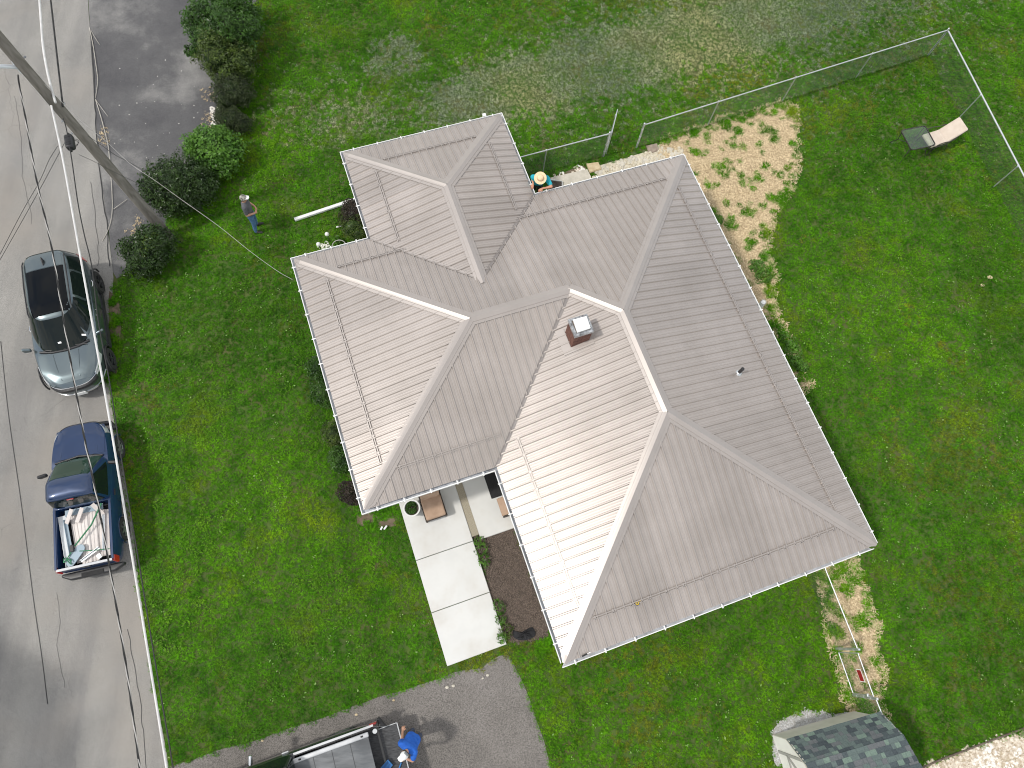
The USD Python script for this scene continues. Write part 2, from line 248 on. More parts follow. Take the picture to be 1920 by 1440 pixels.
mat('red_lens', (0.32, 0.012, 0.012), None, 1, 0.15, coat=1.0)
mat('clear_lens', (0.55, 0.57, 0.58), None, 1, 0.1, metal=0.5, coat=1.0)
mat('tonneau', (0.085, 0.092, 0.098), (0.15, 0.158, 0.165), 1.6, 0.5, stretch=(1, 4, 1), c3=(0.07, 0.075, 0.08), s3=1.1)
mat('tonneau_rail', (0.42, 0.43, 0.44), (0.5, 0.51, 0.52), 4.0, 0.35, metal=0.6)
mat('bed_liner', (0.025, 0.026, 0.028), (0.075, 0.077, 0.08), 9.0, 0.7, bump=0.3, stretch=(1, 5, 1))
mat('panel_pale', (0.60, 0.55, 0.52), (0.68, 0.63, 0.60), 4.0, 0.4)
mat('panel_white', (0.72, 0.74, 0.75), None, 1, 0.4)
mat('panel_blue', (0.28, 0.36, 0.42), None, 1, 0.4)
mat('wood_trim', (0.40, 0.24, 0.15), (0.52, 0.34, 0.22), 9.0, 0.7)
mat('strap_green', (0.02, 0.14, 0.06), (0.04, 0.20, 0.09), 9.0, 0.7)
mat('skin', (0.44, 0.24, 0.16), (0.50, 0.28, 0.19), 9.0, 0.55)
mat('skin_tan', (0.46, 0.21, 0.125), (0.54, 0.26, 0.165), 9.0, 0.55)
mat('shirt_grey', (0.070, 0.072, 0.082), (0.10, 0.102, 0.112), 6.0, 0.9, bump=0.3, bscale=14)
mat('shirt_teal', (0.010, 0.30, 0.38), (0.016, 0.40, 0.48), 6.0, 0.85, bump=0.3, bscale=14)
mat('shirt_blue', (0.010, 0.085, 0.40), (0.014, 0.12, 0.52), 6.0, 0.85, bump=0.3, bscale=14)
mat('jeans', (0.045, 0.11, 0.22), (0.085, 0.18, 0.32), 9.0, 0.9, bump=0.3, bscale=20)
mat('pants_dark', (0.012, 0.012, 0.015), (0.022, 0.022, 0.026), 9.0, 0.9)
mat('pants_navy', (0.03, 0.04, 0.075), (0.05, 0.065, 0.11), 9.0, 0.9)
mat('shoe_dark', (0.03, 0.028, 0.026), None, 1, 0.7)
mat('shoe_tan', (0.30, 0.21, 0.14), (0.38, 0.28, 0.19), 12.0, 0.8)
mat('hair', (0.05, 0.035, 0.025), None, 1, 0.6)
mat('eye', (0.02, 0.015, 0.012), None, 1, 0.3)
mat('camo', (0.09, 0.09, 0.075), (0.42, 0.40, 0.36), 26.0, 0.85, lo=0.46, hi=0.54)
mat('cap_white', (0.74, 0.74, 0.73), None, 1, 0.8)
mat('cap_grey', (0.22, 0.24, 0.25), None, 1, 0.8)
mat('straw_hat', (0.66, 0.50, 0.29), (0.78, 0.63, 0.41), 40.0, 0.85, bump=0.4, bscale=90)
mat('cushion_tan', (0.36, 0.245, 0.17), (0.44, 0.31, 0.225), 5.0, 0.9, bump=0.2)
mat('cushion_cream', (0.52, 0.44, 0.365), (0.58, 0.50, 0.42), 5.0, 0.9, bump=0.2)
mat('wicker', (0.035, 0.025, 0.02), (0.06, 0.045, 0.035), 20.0, 0.7, bump=0.6, bscale=60)
mat('table_frame', (0.045, 0.042, 0.036), None, 1, 0.45, metal=0.3)
M['table_glass'] = usdkit.material(stage, '/World/Looks/table_glass', {'t': ('transparent_bsdf', {'color': (0.86, 0.91, 0.87)}), 'g': ('glossy_bsdf', {'color': (1, 1, 1), 'roughness': 0.03}), 'm': ('mix_closure', {'fac': 0.07})}, [('t.BSDF', 'm.closure1'), ('g.BSDF', 'm.closure2')], surface='m.closure')
mat('pot_white', (0.72, 0.72, 0.71), None, 1, 0.4)
mat('door_mat', (0.015, 0.015, 0.016), (0.028, 0.028, 0.03), 40.0, 0.95)
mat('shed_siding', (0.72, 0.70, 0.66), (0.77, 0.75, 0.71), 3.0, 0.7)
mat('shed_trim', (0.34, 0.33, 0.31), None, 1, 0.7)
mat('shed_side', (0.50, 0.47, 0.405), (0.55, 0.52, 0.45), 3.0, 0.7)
for i, (a, b) in enumerate([((0.050, 0.066, 0.072), (0.075, 0.095, 0.10)), ((0.085, 0.115, 0.11), (0.12, 0.155, 0.145)), ((0.12, 0.175, 0.145), (0.165, 0.225, 0.185)), ((0.036, 0.048, 0.055), (0.058, 0.072, 0.08)), ((0.095, 0.105, 0.11), (0.13, 0.14, 0.145))]):
    mat(f'shingle_{"abcde"[i]}', a, b, 30.0, 0.92, bump=0.5, bscale=90)
mat('tape_yellow', (0.55, 0.36, 0.02), None, 1, 0.4)
mat('sign_red', (0.32, 0.012, 0.02), None, 1, 0.4)
mat('crate_blue', (0.02, 0.16, 0.42), None, 1, 0.45)
mat('bark', (0.09, 0.07, 0.05), (0.16, 0.13, 0.10), 9.0, 0.95, bump=0.6)
mat('bead', (0.60, 0.45, 0.12), None, 1, 0.5)
mat('flower_pale', (0.18, 0.34, 0.07), (0.30, 0.42, 0.14), 9.0, 0.6)
mat('roof_glass', (0.003, 0.004, 0.005), None, 1, 0.06, spec=0.16)
# ---------------------------------------------------------------- the house
D1, U1, U2, V2, W1, W2, NW, T_NS, dO, dP, dM, T_N = 7.425, 3.427, 11.985, 12.315, 2.167, 7.193, 2.999, 0.324, 0.525, 0.392, 0.28, 0.296
HX, HY, HYAW, ZE = -4.891, 9.858, 0.31425, 2.6
cH, sH = math.cos(HYAW), math.sin(HYAW)
def HW(u, v, z=0.0): return np.array([HX + u * cH + v * sH, HY + u * sH - v * cH, z])
def HUV(p): dx, dy = p[0] - HX, p[1] - HY; return np.array([dx * cH + dy * sH, dx * sH - dy * cH])
wN = (U2 - U1) / 2; ww = (W2 - W1) / 2
zR = T_NS * wN; oV = wN + dO; tN = zR / oV; zEW = tN * D1 / 2; mU = D1 / 2 + dM; zK = T_N * ww; lV = zK / tN; nU = U1 + zEW / T_NS
V3 = dict(a=(W1, -NW, 0), b=(W2, -NW, 0), c=(W2, 0, 0), d=(U2, 0, 0), e=(U2, V2, 0), f=(U1, V2, 0), g=(U1, D1, 0), h=(0, D1, 0), i=(0, 0, 0), j=(W1, 0, 0),
          k=(W1 + ww, -NW + ww, zK), l=(W1 + ww, lV, zK), m=(mU, D1 / 2, zEW), n=(nU, D1 / 2, zEW), o=(U1 + wN, oV, zR), p=(U1 + wN, V2 - wN - dP, zR))
def VW(k, dz=0.0): u, v, z = V3[k]; return HW(u, v, ZE + z + dz)
# face: (s axis as uv, q axis as uv, s at uv origin handled by projection, eave offset q0, slope, outline)
def face(names, s_ax, q_ax, q0):
    s_ax, q_ax = np.array(s_ax, float), np.array(q_ax, float)
    pts = [(np.dot(V3[k][:2], s_ax), np.dot(V3[k][:2], q_ax) - q0) for k in names]
    top = max(range(len(names)), key=lambda i: V3[names[i]][2]); slope = V3[names[top]][2] / pts[top][1]
    return dict(s=s_ax, q=q_ax, q0=q0, slope=slope, poly=Polygon(pts))
FACES = dict(west_wing=face('ihm', (0, 1), (1, 0), 0), south_wing=face('hgnm', (1, 0), (0, -1), -D1), north_main=face('ijlcdonm', (1, 0), (0, 1), 0),
             west_main=face('gfpon', (0, 1), (1, 0), U1), south_main=face('fep', (1, 0), (0, -1), -V2), east_main=face('depo', (0, 1), (-1, 0), -U2),
             north_back=face('abk', (1, 0), (0, 1), -NW), west_back=face('ajlk', (0, 1), (1, 0), W1), east_back=face('bclk', (0, 1), (-1, 0), -W2))
def FP(fc, s, q, h=0.0):
    uv = fc['s'] * s + fc['q'] * (q + fc['q0']); c = 1 / math.sqrt(1 + fc['slope'] ** 2)
    uv = uv - fc['q'] * fc['slope'] * c * h
    return HW(uv[0], uv[1], ZE + fc['slope'] * q + h * c)
def on_roof(px, py, fc):
    """the point of a roof face that the photo shows at this pixel"""
    z = ZE
    for _ in range(30):
        g = G(px, py, z); q = HUV(g) @ fc['q'] - fc['q0']; z = 0.5 * z + 0.5 * (ZE + fc['slope'] * q)
    return G(px, py, z)
house = Thing('house', 'low brick chimneyed house under a large taupe ribbed metal hip roof with white gutters', 'house', HW(4, 6, 0), HYAW)
PITCH = 0.2286
def profile(s):
    """height of the ribbed sheet at s: a tall rib every nine inches, two low swages between"""
    x = (s / PITCH) % 1.0 * PITCH; x = min(x, PITCH - x) if x < 0.04 or x > PITCH - 0.04 else x
    return x
REL = [(0.0, 0.038), (0.010, 0.038), (0.017, 0.0), (0.066, 0.0), (0.074, 0.008), (0.088, 0.008), (0.096, 0.0), (0.133, 0.0), (0.141, 0.008), (0.155, 0.008), (0.163, 0.0), (0.1986, 0.0), (0.2186, 0.038), (PITCH, 0.038)]
MARGIN = 0.085          # the sheets stop short of the outer gutter lip
for fname, fc in FACES.items():
    P = fc['poly']; s0, q_, s1, q__ = P.bounds
    inner = P.intersection(shapely.box(s0 - 1, MARGIN, s1 + 1, 99))
    xs_corner = [x for x, _ in P.exterior.coords] + [x for x, _ in inner.exterior.coords]
    REL_ = REL if fname in ('south_wing', 'north_main', 'south_main', 'north_back') else [(0.0, 0.036), (0.010, 0.036), (0.030, 0.0)] + REL[3:]
    n0 = int(math.floor(s0 / PITCH)); n1 = int(math.ceil(s1 / PITCH))
    for a in range(n0 - n0 % 4, n1, 4):
        xs = [(k * PITCH + r, h) for k in range(a, a + 4) for r, h in REL_]
        hs = np.array(xs); hs[:, 0] += np.arange(len(hs)) * 1e-7
        cuts = sorted(set([x for x in hs[:, 0] if s0 < x < s1] + [x for x in xs_corner if hs[0, 0] < x < hs[-1, 0]]))
        if hs[0, 0] < s0 < hs[-1, 0]: cuts = [s0 + 1e-4] + cuts
        if hs[0, 0] < s1 < hs[-1, 0]: cuts = cuts + [s1 - 1e-4]
        mb = MB()
        for x0, x1 in zip(cuts, cuts[1:]):
            if x1 - x0 < 2e-6: continue
            e = min(1e-5, (x1 - x0) / 4); ends = []
            for x in (x0 + e, x1 - e):
                c = inner.intersection(LineString([(x, -1), (x, 99)]))
                if c.is_empty or c.length < 1e-3: break
                b = c.bounds; h = float(np.interp(x, hs[:, 0], hs[:, 1]))
                ends.append((FP(fc, x, b[1], h + 0.012), FP(fc, x, b[3], h + 0.012)))
            if len(ends) == 2: mb.quad(ends[0][0], ends[1][0], ends[1][1], ends[0][1])
        if mb.n: house.part('roof_panel', mb, 'roof_metal', world=True)
# ridge and hip caps
def cap_strip(a, b, f1, f2, tip=False, name='ridge_cap', w=0.168, z0=0.044):
    t = (b - a) / np.linalg.norm(b - a); out = []
    for fc in (f1, f2):
        q2 = np.array([fc['q'][0] * cH + fc['q'][1] * sH, fc['q'][0] * sH - fc['q'][1] * cH, fc['slope']]); s2 = np.array([fc['s'][0] * cH + fc['s'][1] * sH, fc['s'][0] * sH - fc['s'][1] * cH, 0])
        n = np.cross(s2, q2); n *= np.sign(n[2]) / np.linalg.norm(n); d = np.cross(n, t); d /= np.linalg.norm(d)
        if d @ q2 > 0: d = -d
        out.append((d, n))
    (d1, n1), (d2, n2) = out; up = n1 + n2; up /= np.linalg.norm(up)
    prof = [lambda: d1 * w + n1 * (z0 - 0.012), lambda: d1 * w + n1 * z0, lambda: d1 * (w * 0.56) + n1 * (z0 + 0.004), lambda: d1 * (w * 0.52) + n1 * (z0 + 0.018), lambda: d1 * 0.05 + n1 * (z0 + 0.022), lambda: up * (z0 + 0.034)]
    prof2 = [lambda: d2 * 0.05 + n2 * (z0 + 0.022), lambda: d2 * (w * 0.52) + n2 * (z0 + 0.018), lambda: d2 * (w * 0.56) + n2 * (z0 + 0.004), lambda: d2 * w + n2 * z0, lambda: d2 * w + n2 * (z0 - 0.012)]
    o = [p() for p in prof] + [p() for p in prof2]; mb = MB()
    st = [(a, .30), (a + t * .20, 1.0), (b, 1.0)] if tip else [(a, 1.0), (b, 1.0)]
    for (A, ka), (B, kb) in zip(st, st[1:]):
        for p, q in zip(o, o[1:]):
            h_ = np.array([0, 0, z0 - .004]); P = lambda x, k: x * k + h_ * (1 - k)
            mb.quad(A + P(p, ka), A + P(q, ka), B + P(q, kb), B + P(p, kb))
    house.part(name, mb, 'roof_trim', world=True)
def pull(a, b, da, db=0.0): t = (b - a) / np.linalg.norm(b - a); return a + t * da, b - t * db
F = FACES
for (k1, k2, fa, fb_, da, db) in [('i', 'm', 'west_wing', 'north_main', .16, 0), ('h', 'm', 'west_wing', 'south_wing', .16, 0), ('m', 'n', 'north_main', 'south_wing', 0, 0), ('o', 'n', 'north_main', 'west_main', 0, -0.05),
                              ('d', 'o', 'north_main', 'east_main', .12, 0), ('o', 'p', 'west_main', 'east_main', 0, 0), ('f', 'p', 'west_main', 'south_main', .12, 0), ('e', 'p', 'south_main', 'east_main', .12, 0),
                              ('a', 'k', 'north_back', 'west_back', .16, 0), ('b', 'k', 'north_back', 'east_back', .16, 0), ('k', 'l', 'west_back', 'east_back', 0, -0.12)]:
    A, B = pull(VW(k1), VW(k2), da, db); cap_strip(A, B, F[fa], F[fb_], tip=V3[k1][2] == 0)
# valley flashings: shallow dark troughs that the panel ends leave open
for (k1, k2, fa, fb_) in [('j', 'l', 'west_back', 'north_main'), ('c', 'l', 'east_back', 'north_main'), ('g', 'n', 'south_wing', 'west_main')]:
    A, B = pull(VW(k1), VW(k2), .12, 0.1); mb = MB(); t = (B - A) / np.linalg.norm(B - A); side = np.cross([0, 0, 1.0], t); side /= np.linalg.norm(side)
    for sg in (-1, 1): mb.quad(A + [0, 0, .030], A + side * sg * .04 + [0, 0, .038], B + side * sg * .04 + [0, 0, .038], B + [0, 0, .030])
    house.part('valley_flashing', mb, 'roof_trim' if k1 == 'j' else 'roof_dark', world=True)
# snow guard rails: a twin bar on clips, a metre up each slope
for fname, fc in FACES.items():
    q = 0.80; c = fc['poly'].intersection(LineString([(-50, q), (50, q)])); sa, sb = c.bounds[0] + 0.30, c.bounds[2] - 0.30
    mb = MB()
    for qq, hh in ((q - 0.024, .040), (q + 0.024, .042)):
        mb.add(*(lambda P: (P, [[0, 1, 3, 2], [2, 3, 5, 4], [4, 5, 7, 6], [6, 7, 1, 0]]))([FP(fc, s, qq + dq, hh + dh) for dq, dh in ((-.011, 0), (.011, 0), (.011, .010), (-.011, .010)) for s in (sa, sb)]))
    rail = house.part('snow_guard_rail', mb, 'roof_trim', world=True)
    k = 0; s = sa + 0.05
    cl = MB()
    while s < sb:
        pts = [FP(fc, s + ds, q + dq, h) for h in (.016, .05) for ds, dq in ((-.018, -.05), (.018, -.05), (.018, .05), (-.018, .05))]
        cl.add(pts, [[0, 1, 2, 3], [4, 5, 6, 7], [0, 1, 5, 4], [1, 2, 6, 5], [2, 3, 7, 6], [3, 0, 4, 7]]); s += PITCH * 2
    house.part('rail_clips', cl, 'roof_trim', world=True, under=rail, kind='stuff')
# walls, soffit, gutters
OUT = Polygon([V3[k][:2] for k in 'abcdefghij'])
def Wp(poly):
    def ring(r): return [tuple(HW(u, v)[:2]) for u, v in r.coords]
    return unary_union([Polygon(ring(g.exterior), [ring(i) for i in g.interiors]) for g in getattr(poly, 'geoms', [poly])])
def ins(d): return OUT.buffer(-d, join_style=2)
house.part('wall', MB().prism(Wp(ins(0.55)), 0.0, ZE - 0.18), 'siding', world=True)
house.part('soffit', MB().prism(Wp(ins(0.13)), ZE - 0.175, ZE - 0.01), 'gutter_white', world=True)
HOUSE_FOOT = Wp(ins(0.5))
corner = 'abcdefghij'; pv = np.array([V3[k][:2] for k in corner])
def offset_corner(i, d):
    p = pv[i]; e1 = p - pv[i - 1]; e2 = pv[(i + 1) % 10] - p; e1 /= np.linalg.norm(e1); e2 /= np.linalg.norm(e2)
    n1, n2 = np.array([-e1[1], e1[0]]), np.array([-e2[1], e2[0]]); return p + d * (n1 + n2) / (1 + n1 @ n2)     # inward, the ring runs with the house on its left in uv
GPROF = [(0.0, 0.0), (0.018, 0.0), (0.018, -0.012), (0.012, -0.016), (0.012, -0.075), (0.035, -0.112), (0.118, -0.112), (0.118, 0.0), (0.126, 0.0), (0.126, -0.122), (0.03, -0.122), (0.0, -0.08)]
for i in range(10):
    j = (i + 1) % 10; mb = MB(); A, B = [], []
    for d, z in GPROF:
        for L, q in ((A, i), (B, j)): u = offset_corner(q, d); L.append(HW(u[0], u[1], ZE + 0.012 + z))
    A, B = np.array(A), np.array(B); t = (B - A) / np.linalg.norm(B - A, axis=1, keepdims=True)
    if corner[i] == 'e': B = B; A = A
    if corner[i] == 'd': B = B - t * 0.10          # east gutter stops short of the south corner
    if corner[i] == 'f': A = A + t * 0.10
    if corner[i] == 'e': A = A + t * 0.16
    n = len(GPROF)
    for q in range(n): r = (q + 1) % n; mb.quad(A[q], A[r], B[r], B[q])
    g = house.part('gutter', mb, 'gutter_white', world=True)
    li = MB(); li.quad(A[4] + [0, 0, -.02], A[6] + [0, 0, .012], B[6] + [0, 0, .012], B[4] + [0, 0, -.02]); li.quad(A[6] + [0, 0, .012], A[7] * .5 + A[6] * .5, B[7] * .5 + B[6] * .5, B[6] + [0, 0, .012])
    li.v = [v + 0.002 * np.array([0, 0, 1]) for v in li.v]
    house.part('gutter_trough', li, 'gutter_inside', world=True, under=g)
    L = np.linalg.norm(B[0] - A[0]); m = max(2, int(round(L / 0.74))); inw = (A[7] - A[0]); inw[2] = 0; inw /= np.linalg.norm(inw)
    for k in range(m):
        c = A[0] + t[0] * (k + 0.5) * L / m + inw * 0.075; s = MB(); s.box(c + [0, 0, .004], (0.028, 0.165, 0.009), rz=math.atan2(t[0][1], t[0][0])); house.part('gutter_strap', s, 'gutter_white', world=True, under=g)
# chimney
fw = FACES['west_main']
cb = on_roof(1071, 652, fw)                            # its south-west foot
def HD(du, dv, dz=0.0): return HW(HUV(cb)[0] + du, HUV(cb)[1] + dv, dz)
CW, CL, CT = 0.47, 0.45, cb[2] + 0.74
core = MB(); core.prism(Polygon([tuple(HD(a, b)[:2]) for a, b in ((.012, -.012), (CW - .012, -.012), (CW - .012, -CL + .012), (.012, -CL + .012))]), cb[2] - 0.15, CT)
ch = house.part('chimney', core, 'mortar', world=True, label='short red brick chimney with a white metal cap')
rows = 13; bh = (CT - cb[2] + 0.12) / rows
r2 = np.random.default_rng(3)
for k in range(rows):
    z = cb[2] - 0.12 + (k + 0.5) * bh
    for side, (L, ex, ox) in enumerate([(CW, (1, 0), (0, 0)), (CL, (0, -1), (0, 0)), (CW, (1, 0), (0, -CL)), (CL, (0, -1), (CW, 0))]):
        cuts = [0, L * .5, L] if (k + side) % 2 else [0, L * .25, L * .75, L]
        for x0, x1 in zip(cuts, cuts[1:]):
            mid = (x0 + x1) / 2; du, dv = ox[0] + ex[0] * mid, ox[1] + ex[1] * mid
            inn = {0: (0, -.03), 1: (.03, 0), 2: (0, .03), 3: (-.03, 0)}[side]; du += inn[0]; dv += inn[1]
            p = HD(du, dv, z); b = MB().box(p, (x1 - x0 - .012, 0.062 + r2.uniform(-.003, .003), bh - .011), rz=HYAW + (0 if side % 2 == 0 else math.pi / 2))
            house.part('brick', b, 'brick_a' if r2.random() < .6 else 'brick_b', world=True, under=ch)
cp = MB()
for (a0, b0, a1, b1) in ((-.02, .02, CW + .02, -.05), (-.02, -CL + .05, CW + .02, -CL - .02), (-.02, -.05, .05, -CL + .05), (CW - .05, -.05, CW + .02, -CL + .05)):
    cp.prism(Polygon([tuple(HD(x, y)[:2]) for x, y in ((a0, b0), (a1, b0), (a1, b1), (a0, b1))]), CT - .07, CT + .03)
house.part('chimney_crown', cp, 'weathered_metal', world=True, under=ch)
lid = MB(); lid.prism(Polygon([tuple(HD(x, y)[:2]) for x, y in ((.06, -.05), (CW - .06, -.06), (CW - .04, -CL + .06), (.08, -CL + .05))]), CT + .045, CT + .10)
for x, y in ((.1, -.1), (CW - .1, -.1), (.1, -CL + .1), (CW - .1, -CL + .1)): lid.box(HD(x, y, CT + .0), (.02, .02, .12), rz=HYAW)
house.part('chimney_lid', lid, 'white_plastic', world=True, under=ch)
fl = MB()
s_b, q_b = HUV(cb)[1], HUV(cb)[0] - U1
for (sa, qa, sb2, qb) in ((s_b + .0, q_b - .22, s_b + .14, q_b + CW + .1), (s_b - CL - .1, q_b - .22, s_b, q_b - .005), (s_b - CL - .1, q_b + CW + .0, s_b, q_b + CW + .16)):
    fl.add([FP(fw, s, q, h) for h in (.02, .036) for s, q in ((sa, qa), (sb2, qa), (sb2, qb), (sa, qb))], [[0, 1, 2, 3], [4, 5, 6, 7], [0, 1, 5, 4], [1, 2, 6, 5], [2, 3, 7, 6], [3, 0, 4, 7]])
house.part('chimney_flashing', fl, 'roof_trim', world=True, under=ch)
# plumbing vent on the east slope
vb = on_roof(1384, 700, FACES['east_main'])
vp = house.part('vent_pipe', MB().tube([vb + [0, 0, -.05], vb + [0, 0, .34]], .045, 14), 'black_plastic', smooth=40, world=True)
house.part('vent_boot', trimesh.creation.cone(radius=.10, height=.17).apply_translation(vb + [0, 0, .005]), 'galvanised', smooth=40, world=True, under=vp)
# white clean-out pipe beside the east wall, downspout at the back
p0 = G(1432, 566, 0.62)
solo('standpipe', 'white plastic standpipe with open top against the right eave of the house', 'pipe', MB().tube([[p0[0], p0[1], 0], [p0[0], p0[1], .62]], .085, 16, cap=False).tube([[p0[0], p0[1], .60], [p0[0], p0[1], .05]], .07, 16, cap=True), 'white_plastic', smooth=40)
house.part('downspout_elbow', MB().box(G(908, 219, 2.28), (.10, .10, .2), rz=HYAW), 'gutter_white', world=True)
# tape measure on the south slope
tp = on_roof(1194, 1131, FACES['south_main'])
tape = Thing('tape_measure', 'small yellow and black tape measure lying on the roof near the bottom edge', 'tape measure', tp + [0, 0, .025], 0.4)
c = trimesh.creation.cylinder(.055, .05, sections=20); tape.part('case', c, 'black_plastic', smooth=40)
tape.part('dial', trimesh.creation.annulus(.022, .042, .054, sections=20), 'tape_yellow', smooth=40)
tape.part('tape_blade', MB().box((.09, .02, 0), (.10, .022, .004)), 'tape_yellow')
ck = on_roof(1096, 1228, FACES['south_main'])
kn = Thing('knife', 'small white and black knife lying on the roof at the bottom corner by the gutter', 'knife', ck + [0, 0, .05], HYAW + .1)
kn.part('handle', m3.Manifold.batch_hull([m3.Manifold.sphere(.018, 10).translate((x, 0, 0)) for x in (-.06, .05)]), 'black_plastic', smooth=50); kn.part('blade', MB().box((.10, 0, 0), (.09, .022, .006)), 'white_plastic')
# ---------------------------------------------------------------- ground, road, drives, walk
RE = [(165, 0), (178, 200), (190, 330), (205, 450), (213, 520), (208, 600), (205, 720), (209, 760), (230, 870), (250, 1000), (260, 1085), (283, 1247), (313, 1413), (320, 1460)]
re = np.array(G2(RE)); rdir = re[-1] - re[0]; rdir /= np.linalg.norm(rdir); rleft = np.array([rdir[1], -rdir[0]])
if rleft[0] > 0: rleft = -rleft
far0, far1 = re[0] - rdir * 120, re[-1] + rdir * 120
road_poly = Polygon([tuple(far0)] + [tuple(p) for p in re] + [tuple(far1), tuple(far1 + rleft * 8.5), tuple(far0 + rleft * 8.5)]).buffer(0)
UD = [(165, -70), (520, -70), (470, 20), (440, 150), (410, 225), (370, 300), (320, 370), (308, 432), (285, 470), (240, 505), (222, 524), (213, 520), (205, 450), (190, 330), (178, 200), (165, 0)]
updrive = rough_poly([tuple(p) for p in G2(UD)], .05, .3, 2)
LD = [(318, 1437), (420, 1405), (487, 1387), (545, 1365), (607, 1347), (655, 1325), (707, 1310), (787, 1283), (820, 1276), (847, 1263), (863, 1257), (903, 1253), (920, 1237), (940, 1229), (957, 1229), (973, 1263), (1000, 1330), (1020, 1387), (1032, 1433), (1060, 1560), (330, 1640), (318, 1460)]
lowdrive = rough_poly(G2(LD), .05, .2, 4)
NE = [(1243, 262), (1280, 250), (1315, 238), (1376, 215), (1444, 199), (1475, 188), (1494, 200), (1492, 270), (1489, 319), (1474, 361), (1448, 406), (1440, 438), (1437, 470), (1446, 522), (1452, 587), (1462, 615), (1480, 640), (1505, 700), (1520, 720), (1505, 728), (1440, 640), (1400, 560), (1330, 440), (1290, 330), (1240, 300)]
SE = [(1530, 1060), (1575, 1060), (1610, 1050), (1615, 1085), (1629, 1108), (1630, 1184), (1645, 1172), (1640, 1216), (1656, 1255), (1647, 1287), (1650, 1316), (1655, 1336), (1604, 1333), (1590, 1318), (1573, 1250), (1561, 1225), (1556, 1197), (1547, 1159), (1556, 1140)]
straw_ne, straw_se = rough_poly(G2(NE), .14, .12, 6), rough_poly(G2(SE), .12, .12, 8)
mulch = Polygon(G2([(886, 1006), (962, 985), (990, 1060), (1030, 1180), (1020, 1200), (985, 1203), (955, 1204), (942, 1190)])).buffer(0)
bare = rough_poly(G2([(1002, 1196), (1030, 1188), (1050, 1250), (1030, 1236), (1010, 1225)]), .06, .1, 3)
frontbare = rough_poly(G2([(668, 935), (700, 965), (735, 955), (745, 985), (700, 990), (672, 985)]), .05, .1, 5)
shedgravel = rough_poly(G2([(1448, 1392), (1449, 1366), (1462, 1352), (1480, 1342), (1500, 1335), (1515, 1330), (1528, 1336), (1545, 1333), (1558, 1340), (1580, 1338), (1606, 1334), (1480, 1400), (1462, 1440), (1452, 1430)]), .05, .1, 6)
pale = rough_poly(G2([(1722, 1446), (1740, 1437), (1805, 1411), (1859, 1392), (1925, 1368), (1990, 1345), (2050, 1460), (1950, 1540), (1725, 1480)]), .03, .2, 2)
# garden by the north-west corner
gardenbed = rough_poly(G2([(600, 470), (612, 440), (640, 415), (650, 392), (676, 372), (690, 440), (640, 470)]), .08, .1, 4)
path_back = rough_poly(G2([(1118, 352), (1120, 312), (1160, 300), (1215, 284), (1245, 272), (1290, 290), (1200, 330)]), .05, .12, 5)
cobbles = rough_poly(G2([(1030, 345), (1036, 332), (1060, 322), (1095, 309), (1102, 322), (1070, 330), (1040, 345)]), .03, .1, 5)
def flat(name, poly, z, m): solo(name, None, None, MB().sheet(poly, z), m, kind='structure')
flat('ground', shapely.box(-400, -400, 400, 400), 0.0, 'soil_green')
flat('road', road_poly, 0.012, 'road_look')
flat('driveway', updrive, 0.008, 'dark_drive_look')
flat('driveway', lowdrive, 0.008, 'drive_look')
flat('bare_ground', straw_ne, 0.006, 'straw_ground'); flat('bare_ground', straw_se, 0.006, 'straw_ground')
flat('mulch_bed', mulch, 0.010, 'mulch_ground'); flat('bare_ground', bare, 0.006, 'dirt'); flat('bare_ground', frontbare, 0.006, 'dirt')
flat('gravel_ground', shedgravel, 0.006, 'gravel_bed'); flat('gravel_ground', pale, 0.006, 'pale_bed'); flat('garden_ground', gardenbed, 0.006, 'soil_green'); flat('path', path_back, 0.010, 'stone_path'); flat('gravel_ground', cobbles, 0.012, 'dirt')
verge = rough_poly(G2([(207, 545), (225, 560), (228, 640), (216, 720), (204, 715), (204, 610)]), .06, .12, 7)
flat('bare_ground', verge, 0.016, 'dirt')
# thin dark lines on the road: a fine straight one, then seams and cracks
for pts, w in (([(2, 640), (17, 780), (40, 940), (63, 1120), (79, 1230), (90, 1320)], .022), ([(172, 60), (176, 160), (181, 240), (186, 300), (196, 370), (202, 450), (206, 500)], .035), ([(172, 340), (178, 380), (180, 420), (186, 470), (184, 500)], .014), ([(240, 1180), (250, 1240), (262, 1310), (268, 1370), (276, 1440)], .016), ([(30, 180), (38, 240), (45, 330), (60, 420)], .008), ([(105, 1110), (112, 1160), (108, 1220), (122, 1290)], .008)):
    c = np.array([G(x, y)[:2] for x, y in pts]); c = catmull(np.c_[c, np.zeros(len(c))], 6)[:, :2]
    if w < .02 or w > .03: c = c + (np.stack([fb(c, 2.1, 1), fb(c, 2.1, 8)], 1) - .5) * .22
    solo('road_seam', None, None, MB().sheet(LineString(c).buffer(w / 2, cap_style=2), 0.0165), 'cable_black', kind='structure')
